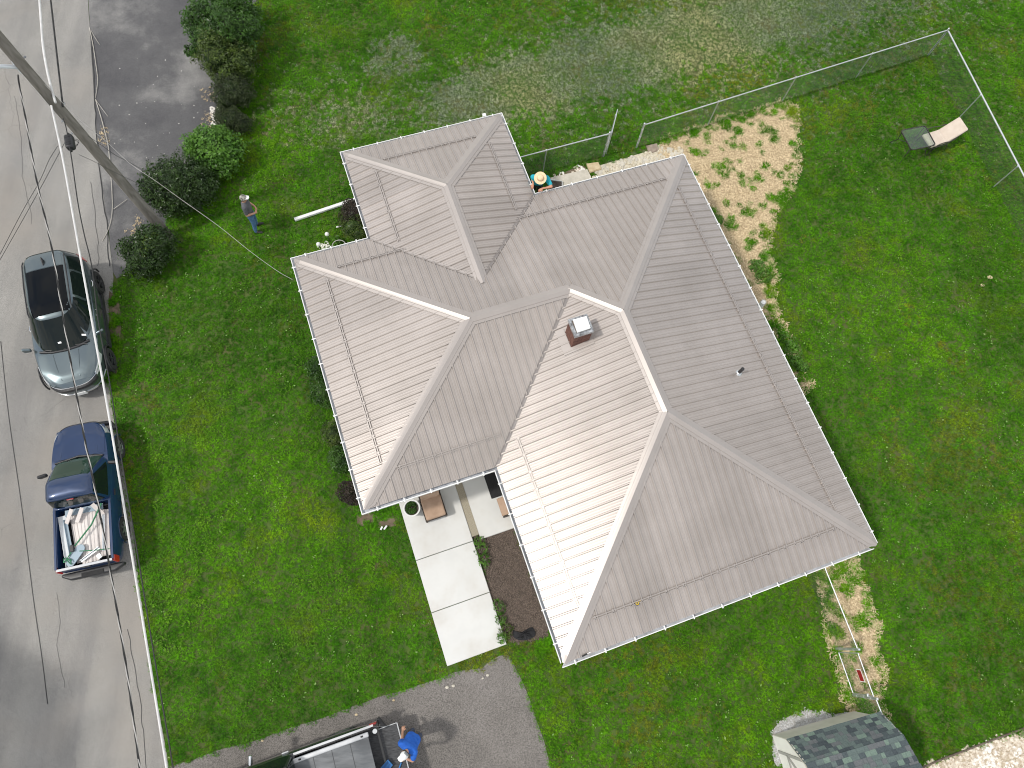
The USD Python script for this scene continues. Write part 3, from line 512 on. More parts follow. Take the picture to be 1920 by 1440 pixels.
# concrete walk: slabs with open joints, a pebble strip between walk and stoop
walk = Thing('walkway', kind='structure', loc=G(850, 1100))
def U(px, py, z=.1): return HUV(G(px, py, z))
w_l, w_r = U(800, 1090)[0], U(910, 1080)[0]
w_l = np.mean([U(748, 945)[0], U(839, 1249)[0]]); w_r = np.mean([U(950, 1208)[0], U(886, 1011)[0]])
v_end = np.mean([U(839, 1249)[1], U(950, 1208)[1]]); v1 = np.mean([U(811, 1149)[1], U(920, 1109)[1]]); v2 = np.mean([U(781, 1053)[1], U(887, 1012)[1]])
s_l, s_r, s_v = np.mean([U(865, 904)[0], U(903, 1011)[0]]), U1 + .53, np.mean([U(903, 1011)[1], U(956, 992)[1]])
v_top = D1 - .53
def slab(u0, u1, va, vb, z=.105, m='concrete'):
    bx = trimesh.creation.box((u1 - u0, vb - va, z)); b = shapely.box(u0, va, u1, vb)
    P = Wp(b); mb = MB(); mb.prism(P, 0.0, z - .012); mb2 = P.buffer(-.012)
    o, i = np.array(P.exterior.coords)[:-1], np.array(P.buffer(-.012, join_style=2).exterior.coords)[:-1]
    i = np.array([min(i, key=lambda q: np.hypot(*(q - p))) for p in o])
    for k in range(4): q = (k + 1) % 4; mb.quad([*o[k], z - .012], [*o[q], z - .012], [*i[q], z], [*i[k], z])
    mb.add(np.c_[i, np.full(4, z)], [[0, 1, 2, 3]])
    walk.part('slab', mb, m, world=True)
slab(w_l, w_r, v1 + .008, v_end); slab(w_l, w_r, v2 + .008, v1 - .008); slab(w_l, w_r, v_top, v2 - .008); slab(s_l, s_r, v_top, s_v)
walk.part('pebble_strip', MB().prism(Wp(shapely.box(w_r + .004, v_top, s_l - .004, v2 - .12)), 0, .075), 'aggregate', world=True)
WALK = Wp(unary_union([shapely.box(w_l, v_top, w_r, v_end), shapely.box(w_r, v_top, s_r, s_v)]))
# back patio: pale slab, stepping stones
def stone(name, pts, z, m, label, cat='stone'):
    P = Polygon(G2(pts, z)); mb = MB().prism(P, 0, z * .8); Q = P.buffer(-.02); mb.prism(Q, z * .8, z); solo(name, label, cat, mb, m)
solo('patio', None, None, MB().prism(Polygon(G2([(1034, 352), (1032, 333), (1101, 317), (1108, 331), (1112, 352)], .12)), 0, .12), 'concrete_old', kind='structure')
stone('stepping_stone', [(1100, 306), (1122, 303), (1128, 316), (1106, 323)], .10, 'sandstone', 'yellow sandstone block at the end of the pale back patio slab', 'stone block')
stone('stepping_stone', [(1212, 273), (1232, 268), (1236, 281), (1217, 288)], .05, 'flagstone', 'brown flagstone near the fence at the edge of the straw patch', 'flagstone')
wl = Thing('window_well', 'dark steel window well in the pale slab below the straw hatted man', 'window well', G(1040, 345, .1))
for pts in ([(1031, 337), (1054, 340), (1054, 352)],): wl.part('rim', MB().tube([G(x, y, .2) for x, y in pts], .02, 6), 'galvanised', world=True)
wl.part('pit', MB().prism(Polygon(G2([(1030, 338), (1053, 341), (1053, 356), (1030, 356)], .13)), .1, .13), 'mulch_ground', world=True)
# ---------------------------------------------------------------- lawn (uncountable), straw, stones
def tuft(n, r, h0, h1, w, seed, lean=.9):
    g = np.random.default_rng(seed); rad = r * np.sqrt(g.random(n)); th = g.random(n) * 2 * np.pi; base = np.c_[rad * np.cos(th), rad * np.sin(th), np.zeros(n)]
    az = g.random(n) * 2 * np.pi; h = g.uniform(h0, h1, n); le = g.uniform(.2, lean * 2, n) * h; d = np.c_[np.cos(az), np.sin(az), np.zeros(n)]; sdv = np.c_[-np.sin(az), np.cos(az), np.zeros(n)]; ww_ = g.uniform(.6, 1.3, n)[:, None] * w
    p0, p1 = base - sdv * ww_ / 2, base + sdv * ww_ / 2; m = base + d * le[:, None] * .4 + [0, 0, 1] * h[:, None] * .62; m0, m1 = m - sdv * ww_ * .45, m + sdv * ww_ * .45; tip = base + d * le[:, None] + [0, 0, 1] * h[:, None]
    v = np.stack([p0, p1, m0, m1, tip], 1).reshape(-1, 3); k = np.arange(n)[:, None, None] * 5; f = (np.array([[0, 1, 3], [0, 3, 2], [2, 3, 4]])[None] + k).reshape(-1, 3)
    a_ = v[f]; dn_ = np.cross(a_[:, 1] - a_[:, 0], a_[:, 2] - a_[:, 0])[:, 2] < 0; f[dn_] = f[dn_][:, ::-1]; return v, f
def clover(n, r, seed):
    g = np.random.default_rng(seed); v, f = [], []
    for k in range(n):
        a = g.random() * 6.28; rr = r * math.sqrt(g.random()); c = np.array([rr * math.cos(a), rr * math.sin(a), g.uniform(.04, .075)])
        for q in range(3):
            t = q * 2.094 + g.random(); d = np.array([math.cos(t), math.sin(t), g.uniform(-.2, .4)]); s_ = np.array([-math.sin(t), math.cos(t), 0]); L = g.uniform(.012, .022)
            b = len(v); v += [c, c + d * L * .6 + s_ * L * .5, c + d * L, c + d * L * .6 - s_ * L * .5]; f += [[b, b + 1, b + 2], [b, b + 2, b + 3]]
    v, f = np.array(v), np.array(f); a_ = v[f]; dn_ = np.cross(a_[:, 1] - a_[:, 0], a_[:, 2] - a_[:, 0])[:, 2] < 0; f[dn_] = f[dn_][:, ::-1]; return v, f
def instancer(name, protos, pos, idx, scale, label=None, cat=None, tilt=0.0, seed=1, up=False):
    g = np.random.default_rng(seed); path = fresh('/World', name); pi = UsdGeom.PointInstancer.Define(stage, path); rel = pi.CreatePrototypesRel()
    for k, (v, f, m) in enumerate(protos):
        pp = f'{path}/{name}_kind_{k:03d}'; q_ = usdkit.mesh(stage, pp, (v, f), M[m], smooth=up); rel.AddTarget(pp)
        if up:
            nv = np.array(q_.GetNormalsAttr().Get()); nv = nv * .45 + np.array([0, 0, .9]); nv /= np.linalg.norm(nv, axis=1, keepdims=True); q_.GetNormalsAttr().Set(Vt.Vec3fArray.FromNumpy(nv.astype(np.float32)))
    n = len(pos); pi.CreatePositionsAttr(Vt.Vec3fArray.FromNumpy(np.asarray(pos, np.float32))); pi.CreateProtoIndicesAttr(Vt.IntArray.FromNumpy(np.asarray(idx, np.int32)))
    a = g.random(n) * 2 * np.pi; q = np.zeros((n, 4)); q[:, 0] = np.cos(a / 2); q[:, 3] = np.sin(a / 2)
    if tilt:
        ax_ = g.random(n) * 2 * np.pi; b = g.normal(0, tilt, n) / 2; w2, x2, y2 = np.cos(b), np.sin(b) * np.cos(ax_), np.sin(b) * np.sin(ax_); w1, z1 = q[:, 0].copy(), q[:, 3].copy()
        q = np.c_[w2 * w1, x2 * w1 + y2 * z1, y2 * w1 - x2 * z1, w2 * z1]
    pi.CreateOrientationsAttr(Vt.QuathArray([Gf.Quath(float(r[0]), float(r[1]), float(r[2]), float(r[3])) for r in q]))
    sc = np.repeat(np.asarray(scale, np.float32)[:, None], 3, 1) if np.ndim(scale) == 1 else np.asarray(scale, np.float32)
    pi.CreateScalesAttr(Vt.Vec3fArray.FromNumpy(sc)); meta(pi.GetPrim(), label, cat, kind='stuff'); return pi
SHED_FOOT = None
view = Polygon(G2([(-30, -40), (1950, -40), (1950, 1470), (-30, 1470)]))
hard = unary_union([LineString(re[:5]).buffer(.22), HOUSE_FOOT, road_poly.buffer(-.02), updrive.buffer(-.04), lowdrive.buffer(-.04), WALK.buffer(-.03), Polygon(G2([(1453, 1377), (1604, 1333), (1700, 1420), (1720, 1500), (1480, 1500)])), Polygon(G2([(1034, 352), (1032, 333), (1101, 317), (1112, 352)], .1))])
beds = unary_union([mulch, shedgravel, pale, path_back, cobbles])
thin = unary_union([straw_ne, straw_se, bare, frontbare, verge])
STEP = 0.105
x0, y0, x1, y1 = view.bounds; gx, gy = np.meshgrid(np.arange(x0, x1, STEP), np.arange(y0, y1, STEP)); pts = np.c_[gx.ravel(), gy.ravel()] + rng.uniform(-.5, .5, (gx.size, 2)) * STEP * 1.2
ok = shapely.contains_xy(view, pts[:, 0], pts[:, 1]) & ~shapely.contains_xy(hard, pts[:, 0], pts[:, 1]) & ~shapely.contains_xy(beds, pts[:, 0], pts[:, 1])
pts = pts[ok]
inthin = shapely.contains_xy(thin, pts[:, 0], pts[:, 1])
deep = shapely.contains_xy(thin.buffer(-.28), pts[:, 0], pts[:, 1])
nz = fb(pts, 1.9, 3, 4); nz2 = fb(pts, 3.4, 11, 2)
keep = ~inthin | (nz2 * .6 + nz * .4 > np.where(deep, .63, .56))
edge_ = shapely.contains_xy(thin.buffer(-.16), pts[:, 0], pts[:, 1]); keep |= inthin & (rng.random(len(pts)) < np.where(edge_, .05, .30))
pts, inthin, nz = pts[keep], inthin[keep], nz[keep]
r_ = rng.random(len(pts)); big = fb(pts, .22, 21, 4); mid_ = fb(pts, .9, 31, 3)
kind = np.where(r_ < .03 + .25 * np.clip(mid_ - .52, 0, 1) * 4, 1, 0)                                   # lush / pale
yl = np.clip((big * .55 + mid_ * .45 - .51) * 4.5, 0, .65)
kind = np.where(rng.random(len(pts)) < yl, 2, kind)
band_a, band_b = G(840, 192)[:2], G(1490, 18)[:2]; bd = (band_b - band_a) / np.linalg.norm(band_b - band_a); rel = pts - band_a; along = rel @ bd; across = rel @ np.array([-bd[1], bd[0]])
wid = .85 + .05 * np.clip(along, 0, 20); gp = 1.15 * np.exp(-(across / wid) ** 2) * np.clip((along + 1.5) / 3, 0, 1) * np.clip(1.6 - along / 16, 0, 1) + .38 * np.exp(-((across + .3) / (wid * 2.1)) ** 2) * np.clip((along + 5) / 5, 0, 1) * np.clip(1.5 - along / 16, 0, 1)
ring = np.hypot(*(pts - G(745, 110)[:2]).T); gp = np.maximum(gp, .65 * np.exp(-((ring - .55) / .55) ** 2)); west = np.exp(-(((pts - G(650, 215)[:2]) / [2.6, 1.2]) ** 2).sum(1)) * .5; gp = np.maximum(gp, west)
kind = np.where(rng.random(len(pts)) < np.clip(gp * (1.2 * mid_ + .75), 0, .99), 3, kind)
fresh_g = np.maximum(np.exp(-((pts - G(1750, 700)[:2]) ** 2).sum(1) / 14), 0) * 0
kind = np.where(inthin, np.where(rng.random(len(pts)) < .08, 1, 0), kind)
protos = [(*tuft(44, .072, .022, .055, .0075, 100 + k), m) for m in ('grass_lush', 'grass_pale', 'grass_yellow', 'grass_grey') for k in range(3)]
protos += [(*clover(26, .12, 300 + k), 'grass_pale') for k in range(2)]
idx = kind * 3 + rng.integers(0, 3, len(pts)); isc = (rng.random(len(pts)) < np.clip((fb(pts, .7, 51, 3) - .5) * 1.6, 0.0, .35)) & (kind < 2); idx = np.where(isc, 12 + rng.integers(0, 2, len(pts)), idx)
sc = rng.uniform(.75, 1.3, len(pts)) * (.75 + .5 * fb(pts, 1.2, 61, 2)); sc = np.where(inthin, sc * 1.25, sc); sc = np.where(kind == 3, sc * .8, sc)
xt = np.repeat(np.nonzero(inthin)[0], 3); pts, idx, sc, isc, inthin = np.vstack([pts, pts[xt] + rng.normal(0, .05, (len(xt), 2))]), np.r_[idx, idx[xt]], np.r_[sc, sc[xt] * 1.1], np.r_[isc, np.zeros(len(xt), bool)], np.r_[inthin, inthin[xt]]
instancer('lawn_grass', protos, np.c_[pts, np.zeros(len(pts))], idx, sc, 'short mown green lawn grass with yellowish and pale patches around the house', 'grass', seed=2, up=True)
# base of clover spots still has grass under it
cp_ = pts[isc]; instancer('lawn_clover', protos[:3], np.c_[cp_, np.zeros(len(cp_))], rng.integers(0, 3, len(cp_)), rng.uniform(.7, 1.0, len(cp_)), 'green grass growing between the clover leaves of the lawn', 'grass', seed=3, up=True)
fl_ = pts[(rng.random(len(pts)) < np.clip((fb(pts, .5, 71, 3) - .44) * .3, 0, .06)) & ~inthin]
instancer('clover_flowers', [(*clover(3, .06, 400 + k), 'flower_pale') for k in range(3)], np.c_[fl_, np.full(len(fl_), .012)], rng.integers(0, 3, len(fl_)), rng.uniform(.6, 1.1, len(fl_)), 'tiny pale clover heads dotted over the lawn', 'clover', seed=4)
def scatter(poly, step, seed, jitter=1.0):
    g = np.random.default_rng(seed); a, b, c, d = poly.bounds; X, Y = np.meshgrid(np.arange(a, c, step), np.arange(b, d, step)); p = np.c_[X.ravel(), Y.ravel()] + g.uniform(-.5, .5, (X.size, 2)) * step * jitter
    return p[shapely.contains_xy(poly, p[:, 0], p[:, 1])]
def chips(n, r, L, w, seed, flatness=.25):
    g = np.random.default_rng(seed); mb = MB()
    for k in range(n):
        a = g.random() * 6.28; rr = r * math.sqrt(g.random()); mb.box((rr * math.cos(a), rr * math.sin(a), g.uniform(.004, .02)), (L * g.uniform(.5, 1.3), w * g.uniform(.6, 1.3), .004), rz=g.random() * 6.28, ry=g.normal(0, flatness), rx=g.normal(0, flatness))
    return mb.mesh()
def pebble(n, r, s0, s1, seed):
    g = np.random.default_rng(seed); mb = MB()
    for k in range(n):
        m = trimesh.creation.icosahedron(); v = m.vertices * g.uniform(s0, s1) * [g.uniform(.7, 1.2), g.uniform(.7, 1.2), g.uniform(.45, .8)] * (1 + g.normal(0, .09, (12, 1))); t = g.random() * 6.28; c, s_ = math.cos(t), math.sin(t)
        a = g.random() * 6.28; rr = r * math.sqrt(g.random()); mb.add(np.c_[v[:, 0] * c - v[:, 1] * s_, v[:, 0] * s_ + v[:, 1] * c, v[:, 2] + s0 * .3] + [rr * math.cos(a), rr * math.sin(a), 0], m.faces)
    return mb.mesh()
def stuff(name, poly, step, protos, label, cat, seed, z=0.006, s=(.8, 1.25)):
    p = scatter(poly, step, seed); g = np.random.default_rng(seed + 1); return instancer(name, protos, np.c_[p, np.full(len(p), z)], g.integers(0, len(protos), len(p)), g.uniform(*s, len(p)), label, cat, seed=seed)
stuff('straw_mulch', unary_union([straw_ne, straw_se]).buffer(.10).difference(HOUSE_FOOT), .15, [(*chips(26, .13, .11, .018, k), 'straw') for k in range(4)], 'tan straw strewn over the bare reseeded soil beside the house', 'straw', 41)
stuff('bark_mulch', mulch.buffer(-.03), .13, [(*chips(30, .11, .05, .02, 60 + k, .4), 'mulch_chip') for k in range(4)], 'dark brown bark mulch in the bed between walkway and house', 'mulch', 42)
stuff('grey_gravel', shedgravel.buffer(-.02), .12, [(*pebble(26, .1, .008, .02, 70 + k), 'gravel_stone') for k in range(3)], 'grey gravel spread around the foot of the shed', 'gravel', 43)
stuff('river_gravel', pale.buffer(-.02), .19, [(*pebble(26, .16, .02, .048, 80 + k), m) for k, m in enumerate(['river_stone', 'river_stone', 'white_stone', 'river_stone'])], 'pale rounded stones along the lower right edge of the lawn', 'gravel', 44)
stuff('river_cobbles', cobbles.buffer(-.02), .15, [(*pebble(10, .1, .025, .05, 90 + k), m) for k, m in enumerate(['river_stone', 'white_stone'])], 'rounded pale cobbles beside the pale patio slab behind the house', 'cobbles', 45)
stuff('path_stones', path_back.buffer(-.04), .22, [(*pebble(9, .16, .04, .09, 95 + k), m) for k, m in enumerate(['stone_path', 'concrete_old'])], 'rough pale flat stones of the path behind the house', 'stones', 46, z=-.01)
wst = unary_union([Polygon(G2([(395, 205), (412, 200), (414, 238), (400, 240)])), Polygon(G2([(596, 466), (612, 455), (620, 466), (605, 472)]))])
stuff('white_pebbles', wst, .10, [(*pebble(8, .07, .02, .045, 99), 'white_stone')], 'white pebbles at the edge of the shrub border and in the small garden', 'pebbles', 47)
litter = unary_union([rough_poly(G2([(376, 172), (398, 160), (402, 190), (385, 190)]), .1, .1, 2), rough_poly(G2([(372, 222), (398, 200), (400, 236), (380, 238)]), .1, .1, 3), rough_poly(G2([(228, 440), (262, 400), (275, 420), (250, 450)]), .12, .1, 4), rough_poly(G2([(180, 235), (205, 240), (212, 270), (190, 280)]), .1, .1, 5)])
stuff('leaf_litter', litter, .17, [(*chips(9, .1, .03, .015, 105 + k, .3), 'straw') for k in range(2)], 'dry tan leaf litter on the edges of the dark asphalt drive', 'leaves', 48, z=.014)
gr = np.random.default_rng(5); sp = np.array([G(x, y)[:2] for x, y in np.c_[gr.uniform(215, 400, 46), gr.uniform(110, 330, 46)]]); sp = sp[shapely.contains_xy(updrive, sp[:, 0], sp[:, 1])]
instancer('loose_grit', [(*pebble(1, 0, .012, .02, 7), 'white_stone')], np.c_[sp, np.full(len(sp), .012)], np.zeros(len(sp), int), gr.uniform(.35, 1.1, len(sp)), 'loose pale grit scattered on the dark asphalt drive', 'grit')

# ---------------------------------------------------------------- shrubs and plants
def foliage(blobs, n, L, W, seed, depth=.38, rough_=.32, droop=.2, clump=.22, lift=0.0, zmin=.03):
    """leaves over and inside the union of lumpy ellipsoids (centre, radii)"""
    g = np.random.default_rng(seed); areas = np.array([r[0] * r[1] + r[0] * r[2] + r[1] * r[2] for _, r in blobs]); pick = g.choice(len(blobs), n, p=areas / areas.sum())
    C = np.array([b[0] for b in blobs], float)[pick]; Rd = np.array([b[1] for b in blobs], float)[pick]
    d = g.normal(size=(n, 3)); d[:, 2] = np.abs(d[:, 2]) * 1.0 - .35 * g.random(n); d /= np.linalg.norm(d, axis=1, keepdims=True)
    lump = 1 + rough_ * 1.45 * (meshkit.fbm(C * .7 + d * Rd / clump, 2, seed) - .5) * 2
    p = C + d * Rd * (lump * (1 - depth * g.random(n) ** 1.8))[:, None]
    keep = p[:, 2] > zmin
    for c, r in blobs:
        inside = (((p - c) / (np.array(r) * .72)) ** 2).sum(1) < 1; keep &= ~inside
    p, d = p[keep], d[keep]; n = len(p)
    nn = d + g.normal(0, .55, (n, 3)) + [0, 0, .35]; nn /= np.linalg.norm(nn, axis=1, keepdims=True)
    t = np.cross(nn, g.normal(size=(n, 3))); t /= np.linalg.norm(t, axis=1, keepdims=True); t = t * .8 + d * .5 - np.array([0, 0, droop]); t /= np.linalg.norm(t, axis=1, keepdims=True); b = np.cross(nn, t); b /= np.linalg.norm(b, axis=1, keepdims=True); nn = np.cross(t, b)
    s = g.uniform(.6, 1.25, n)[:, None]; l, w = L * s, W * s
    v = np.stack([p - t * l / 2, p + b * w / 2 + nn * w * .12, p + t * l / 2 - nn * l * .1, p - b * w / 2 + nn * w * .12], 1).reshape(-1, 3)
    k = np.arange(n)[:, None, None] * 4; f = (np.array([[0, 1, 2], [0, 2, 3]])[None] + k).reshape(-1, 3); return v, f
def core_mesh(blobs, k=.64):
    mb = MB()
    for c, r in blobs:
        m = trimesh.creation.icosphere(2); v = m.vertices * r * k; v *= (1 + .2 * (meshkit.fbm(v * 4, 2, 5) - .5))[:, None]; v = v + c; v[:, 2] = np.maximum(v[:, 2], .02); mb.add(v, m.faces)
    return mb.mesh()
def shrub(name, label, cat, base, blobs, n, leaf, L, W, seed, core='leaf_dull', group=None, stems=7, extra=None, **kw):
    b0 = np.array([base[0], base[1], 0.0]); t = Thing(name, label, cat, b0, 0, group)
    bl = [(np.array(c) - b0, r) for c, r in blobs]
    t.part('crown', foliage(bl, n, L, W, seed, **kw), leaf)
    for nm, lf, nb, nn in (extra or []): t.part(nm, foliage([(np.array(c) - b0, r) for c, r in nb], nn, L, W, seed + 9, depth=.3), lf, kind='stuff')
    st = MB(); g = np.random.default_rng(seed + 1)
    for k in range(stems):
        c, r = bl[k % len(bl)]; e = np.array(c) + g.normal(0, .25, 3) * r; e[2] = abs(e[2]) + .1; q = np.array([c[0] * .35, c[1] * .35, 0]); st.tube([q, (q + e) / 2 + g.normal(0, .05, 3), e], [.025, .018, .008], 5)
    t.part('stems', st, 'bark', smooth=60); t.part('inner_twigs', core_mesh(bl), core); return t
def B(px, py, z, r): return (G(px, py, z), r)
shrub('shrub', 'tall dark glossy shrub at the top of the border beside the asphalt drive', 'shrub', G(415, 90), [B(428, 10, 1.1, (.85, .8, 1.0)), B(385, 40, .9, (.6, .5, .75)), B(440, 60, 1.2, (.8, .85, 1.0)), B(395, 78, .8, (.65, .5, .7)), B(364, 50, .75, (.32, .22, .3)), B(374, 28, .8, (.3, .25, .3)), B(366, 96, .7, (.3, .22, .28)), B(380, 70, .95, (.3, .25, .3)), B(352, 46, .7, (.2, .13, .2)), B(356, 100, .6, (.2, .13, .18)), B(478, 60, .8, (.22, .3, .3)), B(470, 30, .9, (.3, .3, .4))], 15000, 'leaf_mid', .12, .05, 11, depth=.5, rough_=.5, core='leaf_dark')
shrub('shrub', 'dark shrub with brighter olive leaves, second from the top of the border', 'shrub', G(425, 160), [B(410, 112, 1.0, (.7, .6, .85)), B(452, 122, .8, (.55, .65, .75)), B(405, 82, .7, (.5, .5, .7)), B(428, 150, .7, (.55, .45, .65))], 12000, 'leaf_olive', .085, .045, 12, depth=.45, rough_=.42, core='leaf_dark')
shrub('shrub', 'grey green small leaved shrub in the middle of the border', 'shrub', G(435, 190), [B(438, 170, .62, (.62, .55, .62)), B(425, 188, .5, (.45, .4, .5)), B(455, 182, .5, (.4, .4, .5))], 9000, 'leaf_dull', .055, .03, 13, depth=.4, rough_=.35, core='leaf_dark')
shrub('shrub', 'low dull green shrub beside the white pebbles', 'shrub', G(440, 235), [B(432, 226, .45, (.52, .42, .46)), B(452, 235, .35, (.38, .36, .4)), B(418, 218, .35, (.3, .3, .35))], 6500, 'leaf_dull', .055, .028, 14, depth=.4, core='leaf_dark')
shrub('shrub', 'bright light green rounded shrub in the border', 'shrub', G(405, 285), [B(403, 284, .55, (.82, .72, .72)), B(375, 278, .4, (.45, .45, .5)), B(430, 292, .42, (.48, .6, .55)), B(413, 312, .4, (.5, .45, .5))], 9000, 'leaf_bright', .11, .06, 15, depth=.42, rough_=.42, clump=.16, core='leaf_dark')
shrub('shrub', 'wide dark green domed shrub beside the foot of the drive', 'shrub', G(337, 355), [B(335, 345, .6, (1.0, .8, .78)), B(300, 360, .45, (.6, .55, .55)), B(366, 350, .5, (.7, .75, .68)), B(325, 378, .4, (.65, .5, .5))], 17000, 'leaf_dark', .085, .042, 16, depth=.38, rough_=.32, clump=.14, core='leaf_dark')
shrub('shrub', 'loose dark shrub with a few yellow green leaves at the foot of the utility pole', 'shrub', G(285, 485), [B(275, 480, .5, (.62, .6, .6)), B(300, 462, .6, (.55, .5, .65)), B(258, 468, .45, (.5, .35, .4)), B(270, 502, .35, (.45, .42, .45)), B(282, 446, .6, (.4, .35, .4))], 8500, 'leaf_dark', .10, .045, 17, depth=.5, rough_=.55, core='leaf_dark', extra=[('yellow_shoots', 'leaf_lime', [B(280, 454, .95, (.2, .3, .2)), B(272, 470, .85, (.16, .2, .2)), B(290, 445, .95, (.14, .14, .2))], 260)])
shrub('shrub', 'dark red leaved bush under the left eave of the back wing', 'shrub', G(668, 410), [B(664, 405, .5, (.42, .5, .5)), B(660, 392, .4, (.3, .3, .4))], 3000, 'leaf_red', .06, .03, 18, core='leaf_red')
shrub('shrub', 'olive green bush in the inner corner below the back wing gutter', 'shrub', G(668, 440), [B(662, 428, .5, (.42, .38, .48)), B(672, 440, .4, (.3, .3, .4)), B(650, 415, .35, (.28, .3, .35))], 3500, 'leaf_olive', .05, .02, 19, core='leaf_dark')
for k, (x, y, r, lf, lab) in enumerate([(597, 690, .34, 'leaf_mid', 'small green bush under the front wing eave, uppermost of those along the wall'), (606, 735, .42, 'leaf_mid', 'green bush under the front wing eave, second from the top along the wall'), (628, 815, .40, 'leaf_olive', 'olive bush under the front wing eave, third along the wall'), (640, 860, .34, 'leaf_mid', 'green bush under the front wing eave, lowest green one along the wall'), (655, 922, .28, 'leaf_red', 'brown leaved bush under the eave beside the lower left corner of the roof')]):
    shrub('bush', lab, 'bush', G(x + 4, y), [B(x, y, .38, (r, r * 1.1, .42)), B(x + 8, y + 8, .3, (r * .8, r, .36))], 2600, lf, .07, .03, 30 + k, core='leaf_dark')
for k, (x, y, r) in enumerate([(900, 1030, .22), (908, 1052, .2), (898, 1016, .16), (934, 1138, .2), (938, 1160, .16), (948, 1182, .2), (941, 1196, .15)]):
    lab = ['leafy green perennial at the walkway edge of the mulch bed, second from the top', 'leafy green perennial at the walkway edge, third from the top of the mulch bed', 'small green perennial at the top corner of the mulch bed', 'green perennial at the walkway edge halfway down the mulch bed', 'small green perennial just below the middle of the mulch bed edge', 'reddish tipped perennial near the bottom of the walkway edge', 'small green plant at the bottom corner of the mulch bed'][k]
    t = Thing('perennial', lab, 'plant', G(x, y)); t.part('leaves', foliage([((0, 0, .08), (r * .95, r * .95, .2))], 150, .12, .035, 50 + k, depth=.9, zmin=.01), 'leaf_bright' if k != 5 else 'leaf_olive'); t.part('stem', MB().tube([(0, 0, 0), (.02, 0, .12), (.03, .02, .22)], .006, 5), 'leaf_mid')
for k, (x, y, s) in enumerate([(1430, 520, .3), (1418, 500, .25), (1475, 640, .28), (1482, 660, .3), (1490, 680, .24), (1325, 400, .22), (1345, 415, .18), (1500, 690, .2), (1570, 830, .2), (1560, 810, .22)]):
    if k < 8: p = G(x, y); t = Thing('weed', ['broad green weed beside the roof edge below the straw patch', 'green weed clump above it at the narrow end of the straw patch', 'green weed clump by the right eave below the standpipe, uppermost of three', 'largest green weed clump by the right eave below the standpipe', 'green weed clump by the right eave below the standpipe, lowest of three', 'green weed at the left edge of the straw beside the roof, upper of two', 'green weed at the left edge of the straw beside the roof, lower of two', 'small green weed under the right eave beside the lower bit of straw'][k], 'weed', p); t.part('leaves', foliage([((0, 0, .06), (s, s * .9, .2))], 500, .09, .035, 70 + k, depth=.8, zmin=.01), 'leaf_bright'); t.part('stem', MB().tube([(0, 0, 0), (.02, .01, .15)], .006, 5), 'leaf_mid')
# ---------------------------------------------------------------- chain link fences
def chain(a, b, h, z0=.04, pitch=.062, r=.0018, xf=lambda p: p):
    a, b = np.array(a[:2]), np.array(b[:2]); L = np.linalg.norm(b - a); t = (b - a) / L; nrm = np.array([-t[1], t[0]]); mb = MB(); H = h - z0
    vs, fs = [], []
    for sg in (1, -1):
        k = np.arange(-H / pitch / .9 if sg > 0 else 0, (L if sg > 0 else L + H) / pitch + 1)
        x0 = k * pitch; x1 = x0 + sg * H * .9
        lo = np.clip((0 - x0) / (x1 - x0), 0, 1); hi = np.clip((L - x0) / (x1 - x0), 0, 1); u0, u1 = np.minimum(lo, hi), np.maximum(lo, hi); ok_ = u1 - u0 > .01
        for X0, X1, a0, a1 in zip(x0[ok_], x1[ok_], u0[ok_], u1[ok_]):
            P = [np.array([*(a + t * (X0 + (X1 - X0) * q)), z0 + H * q]) + np.array([*nrm * .002 * sg, 0]) for q in (a0, a1)]
            d = P[1] - P[0]; d /= np.linalg.norm(d); n2 = np.array([*nrm, 0]); s2 = np.cross(d, n2); base = len(vs)
            for p in P:
                for q in range(3): an = q * 2.0944; vs.append(p + r * (math.cos(an) * n2 + math.sin(an) * s2))
            fs += [[base + q, base + (q + 1) % 3, base + 3 + (q + 1) % 3, base + 3 + q] for q in range(3)]
    return mb.add(np.array(vs), np.array(fs)).mesh()
def post(mb, p, h, r): mb.tube([[p[0], p[1], 0], [p[0], p[1], h]], r, 10); mb.tm(trimesh.creation.icosphere(1, r * 1.15).apply_translation([p[0], p[1], h])); return mb
def fence(label, pts, posts, h=1.17, group=None, ends=(True, True), rail_r=.021):
    """pts: corner points of the run; posts: positions of line posts"""
    t = Thing('chain_link_fence', label, 'fence', np.array([*pts[0][:2], 0]), 0, group)
    for a, b in zip(pts, pts[1:]):
        t.part('top_rail', MB().tube([[a[0], a[1], h], [b[0], b[1], h]], rail_r, 10), 'galvanised', smooth=60, world=True)
        t.part('chain_link', chain(a, b, h), 'galvanised_wire', world=True, kind='stuff')
    for p, big in posts:
        t.part('post', post(MB(), p, h + (.06 if big else -.01), .032 if big else .021), 'galvanised', smooth=60, world=True)
        if not big: t.part('rail_clamp', MB().tube([[p[0], p[1], h - .03], [p[0], p[1], h + .03]], .03, 8), 'galvanised', world=True)
        if big:
            for z in (.25, .6, .95): t.part('tension_band', MB().tube([[p[0], p[1], z], [p[0], p[1], z + .025]], .038, 10), 'galvanised', world=True)
    return t
FH = 1.17
def gp(px, py): return G(px, py, 0)
A0, A1 = gp(1193, 277), gp(1740, 103)
def at_rail(px, p, q):                    # where a line post stands under a point of the rail
    g = G(px[0], px[1], FH)[:2]; d = (q - p)[:2]; d /= np.linalg.norm(d); return p[:2] + d * ((g - p[:2]) @ d)
aposts = [(A0, True)] + [(at_rail(x, A0, A1), False) for x in [(1347, 190), (1492, 145), (1634, 98)]] + [(A1, True)]
fence('long chain link fence along the back of the yard, open gate to far corner', [A0, A1], aposts)
dB = (gp(1862, 351) - gp(1797, 222)); B1 = A1 + dB / np.linalg.norm(dB) * 9.5
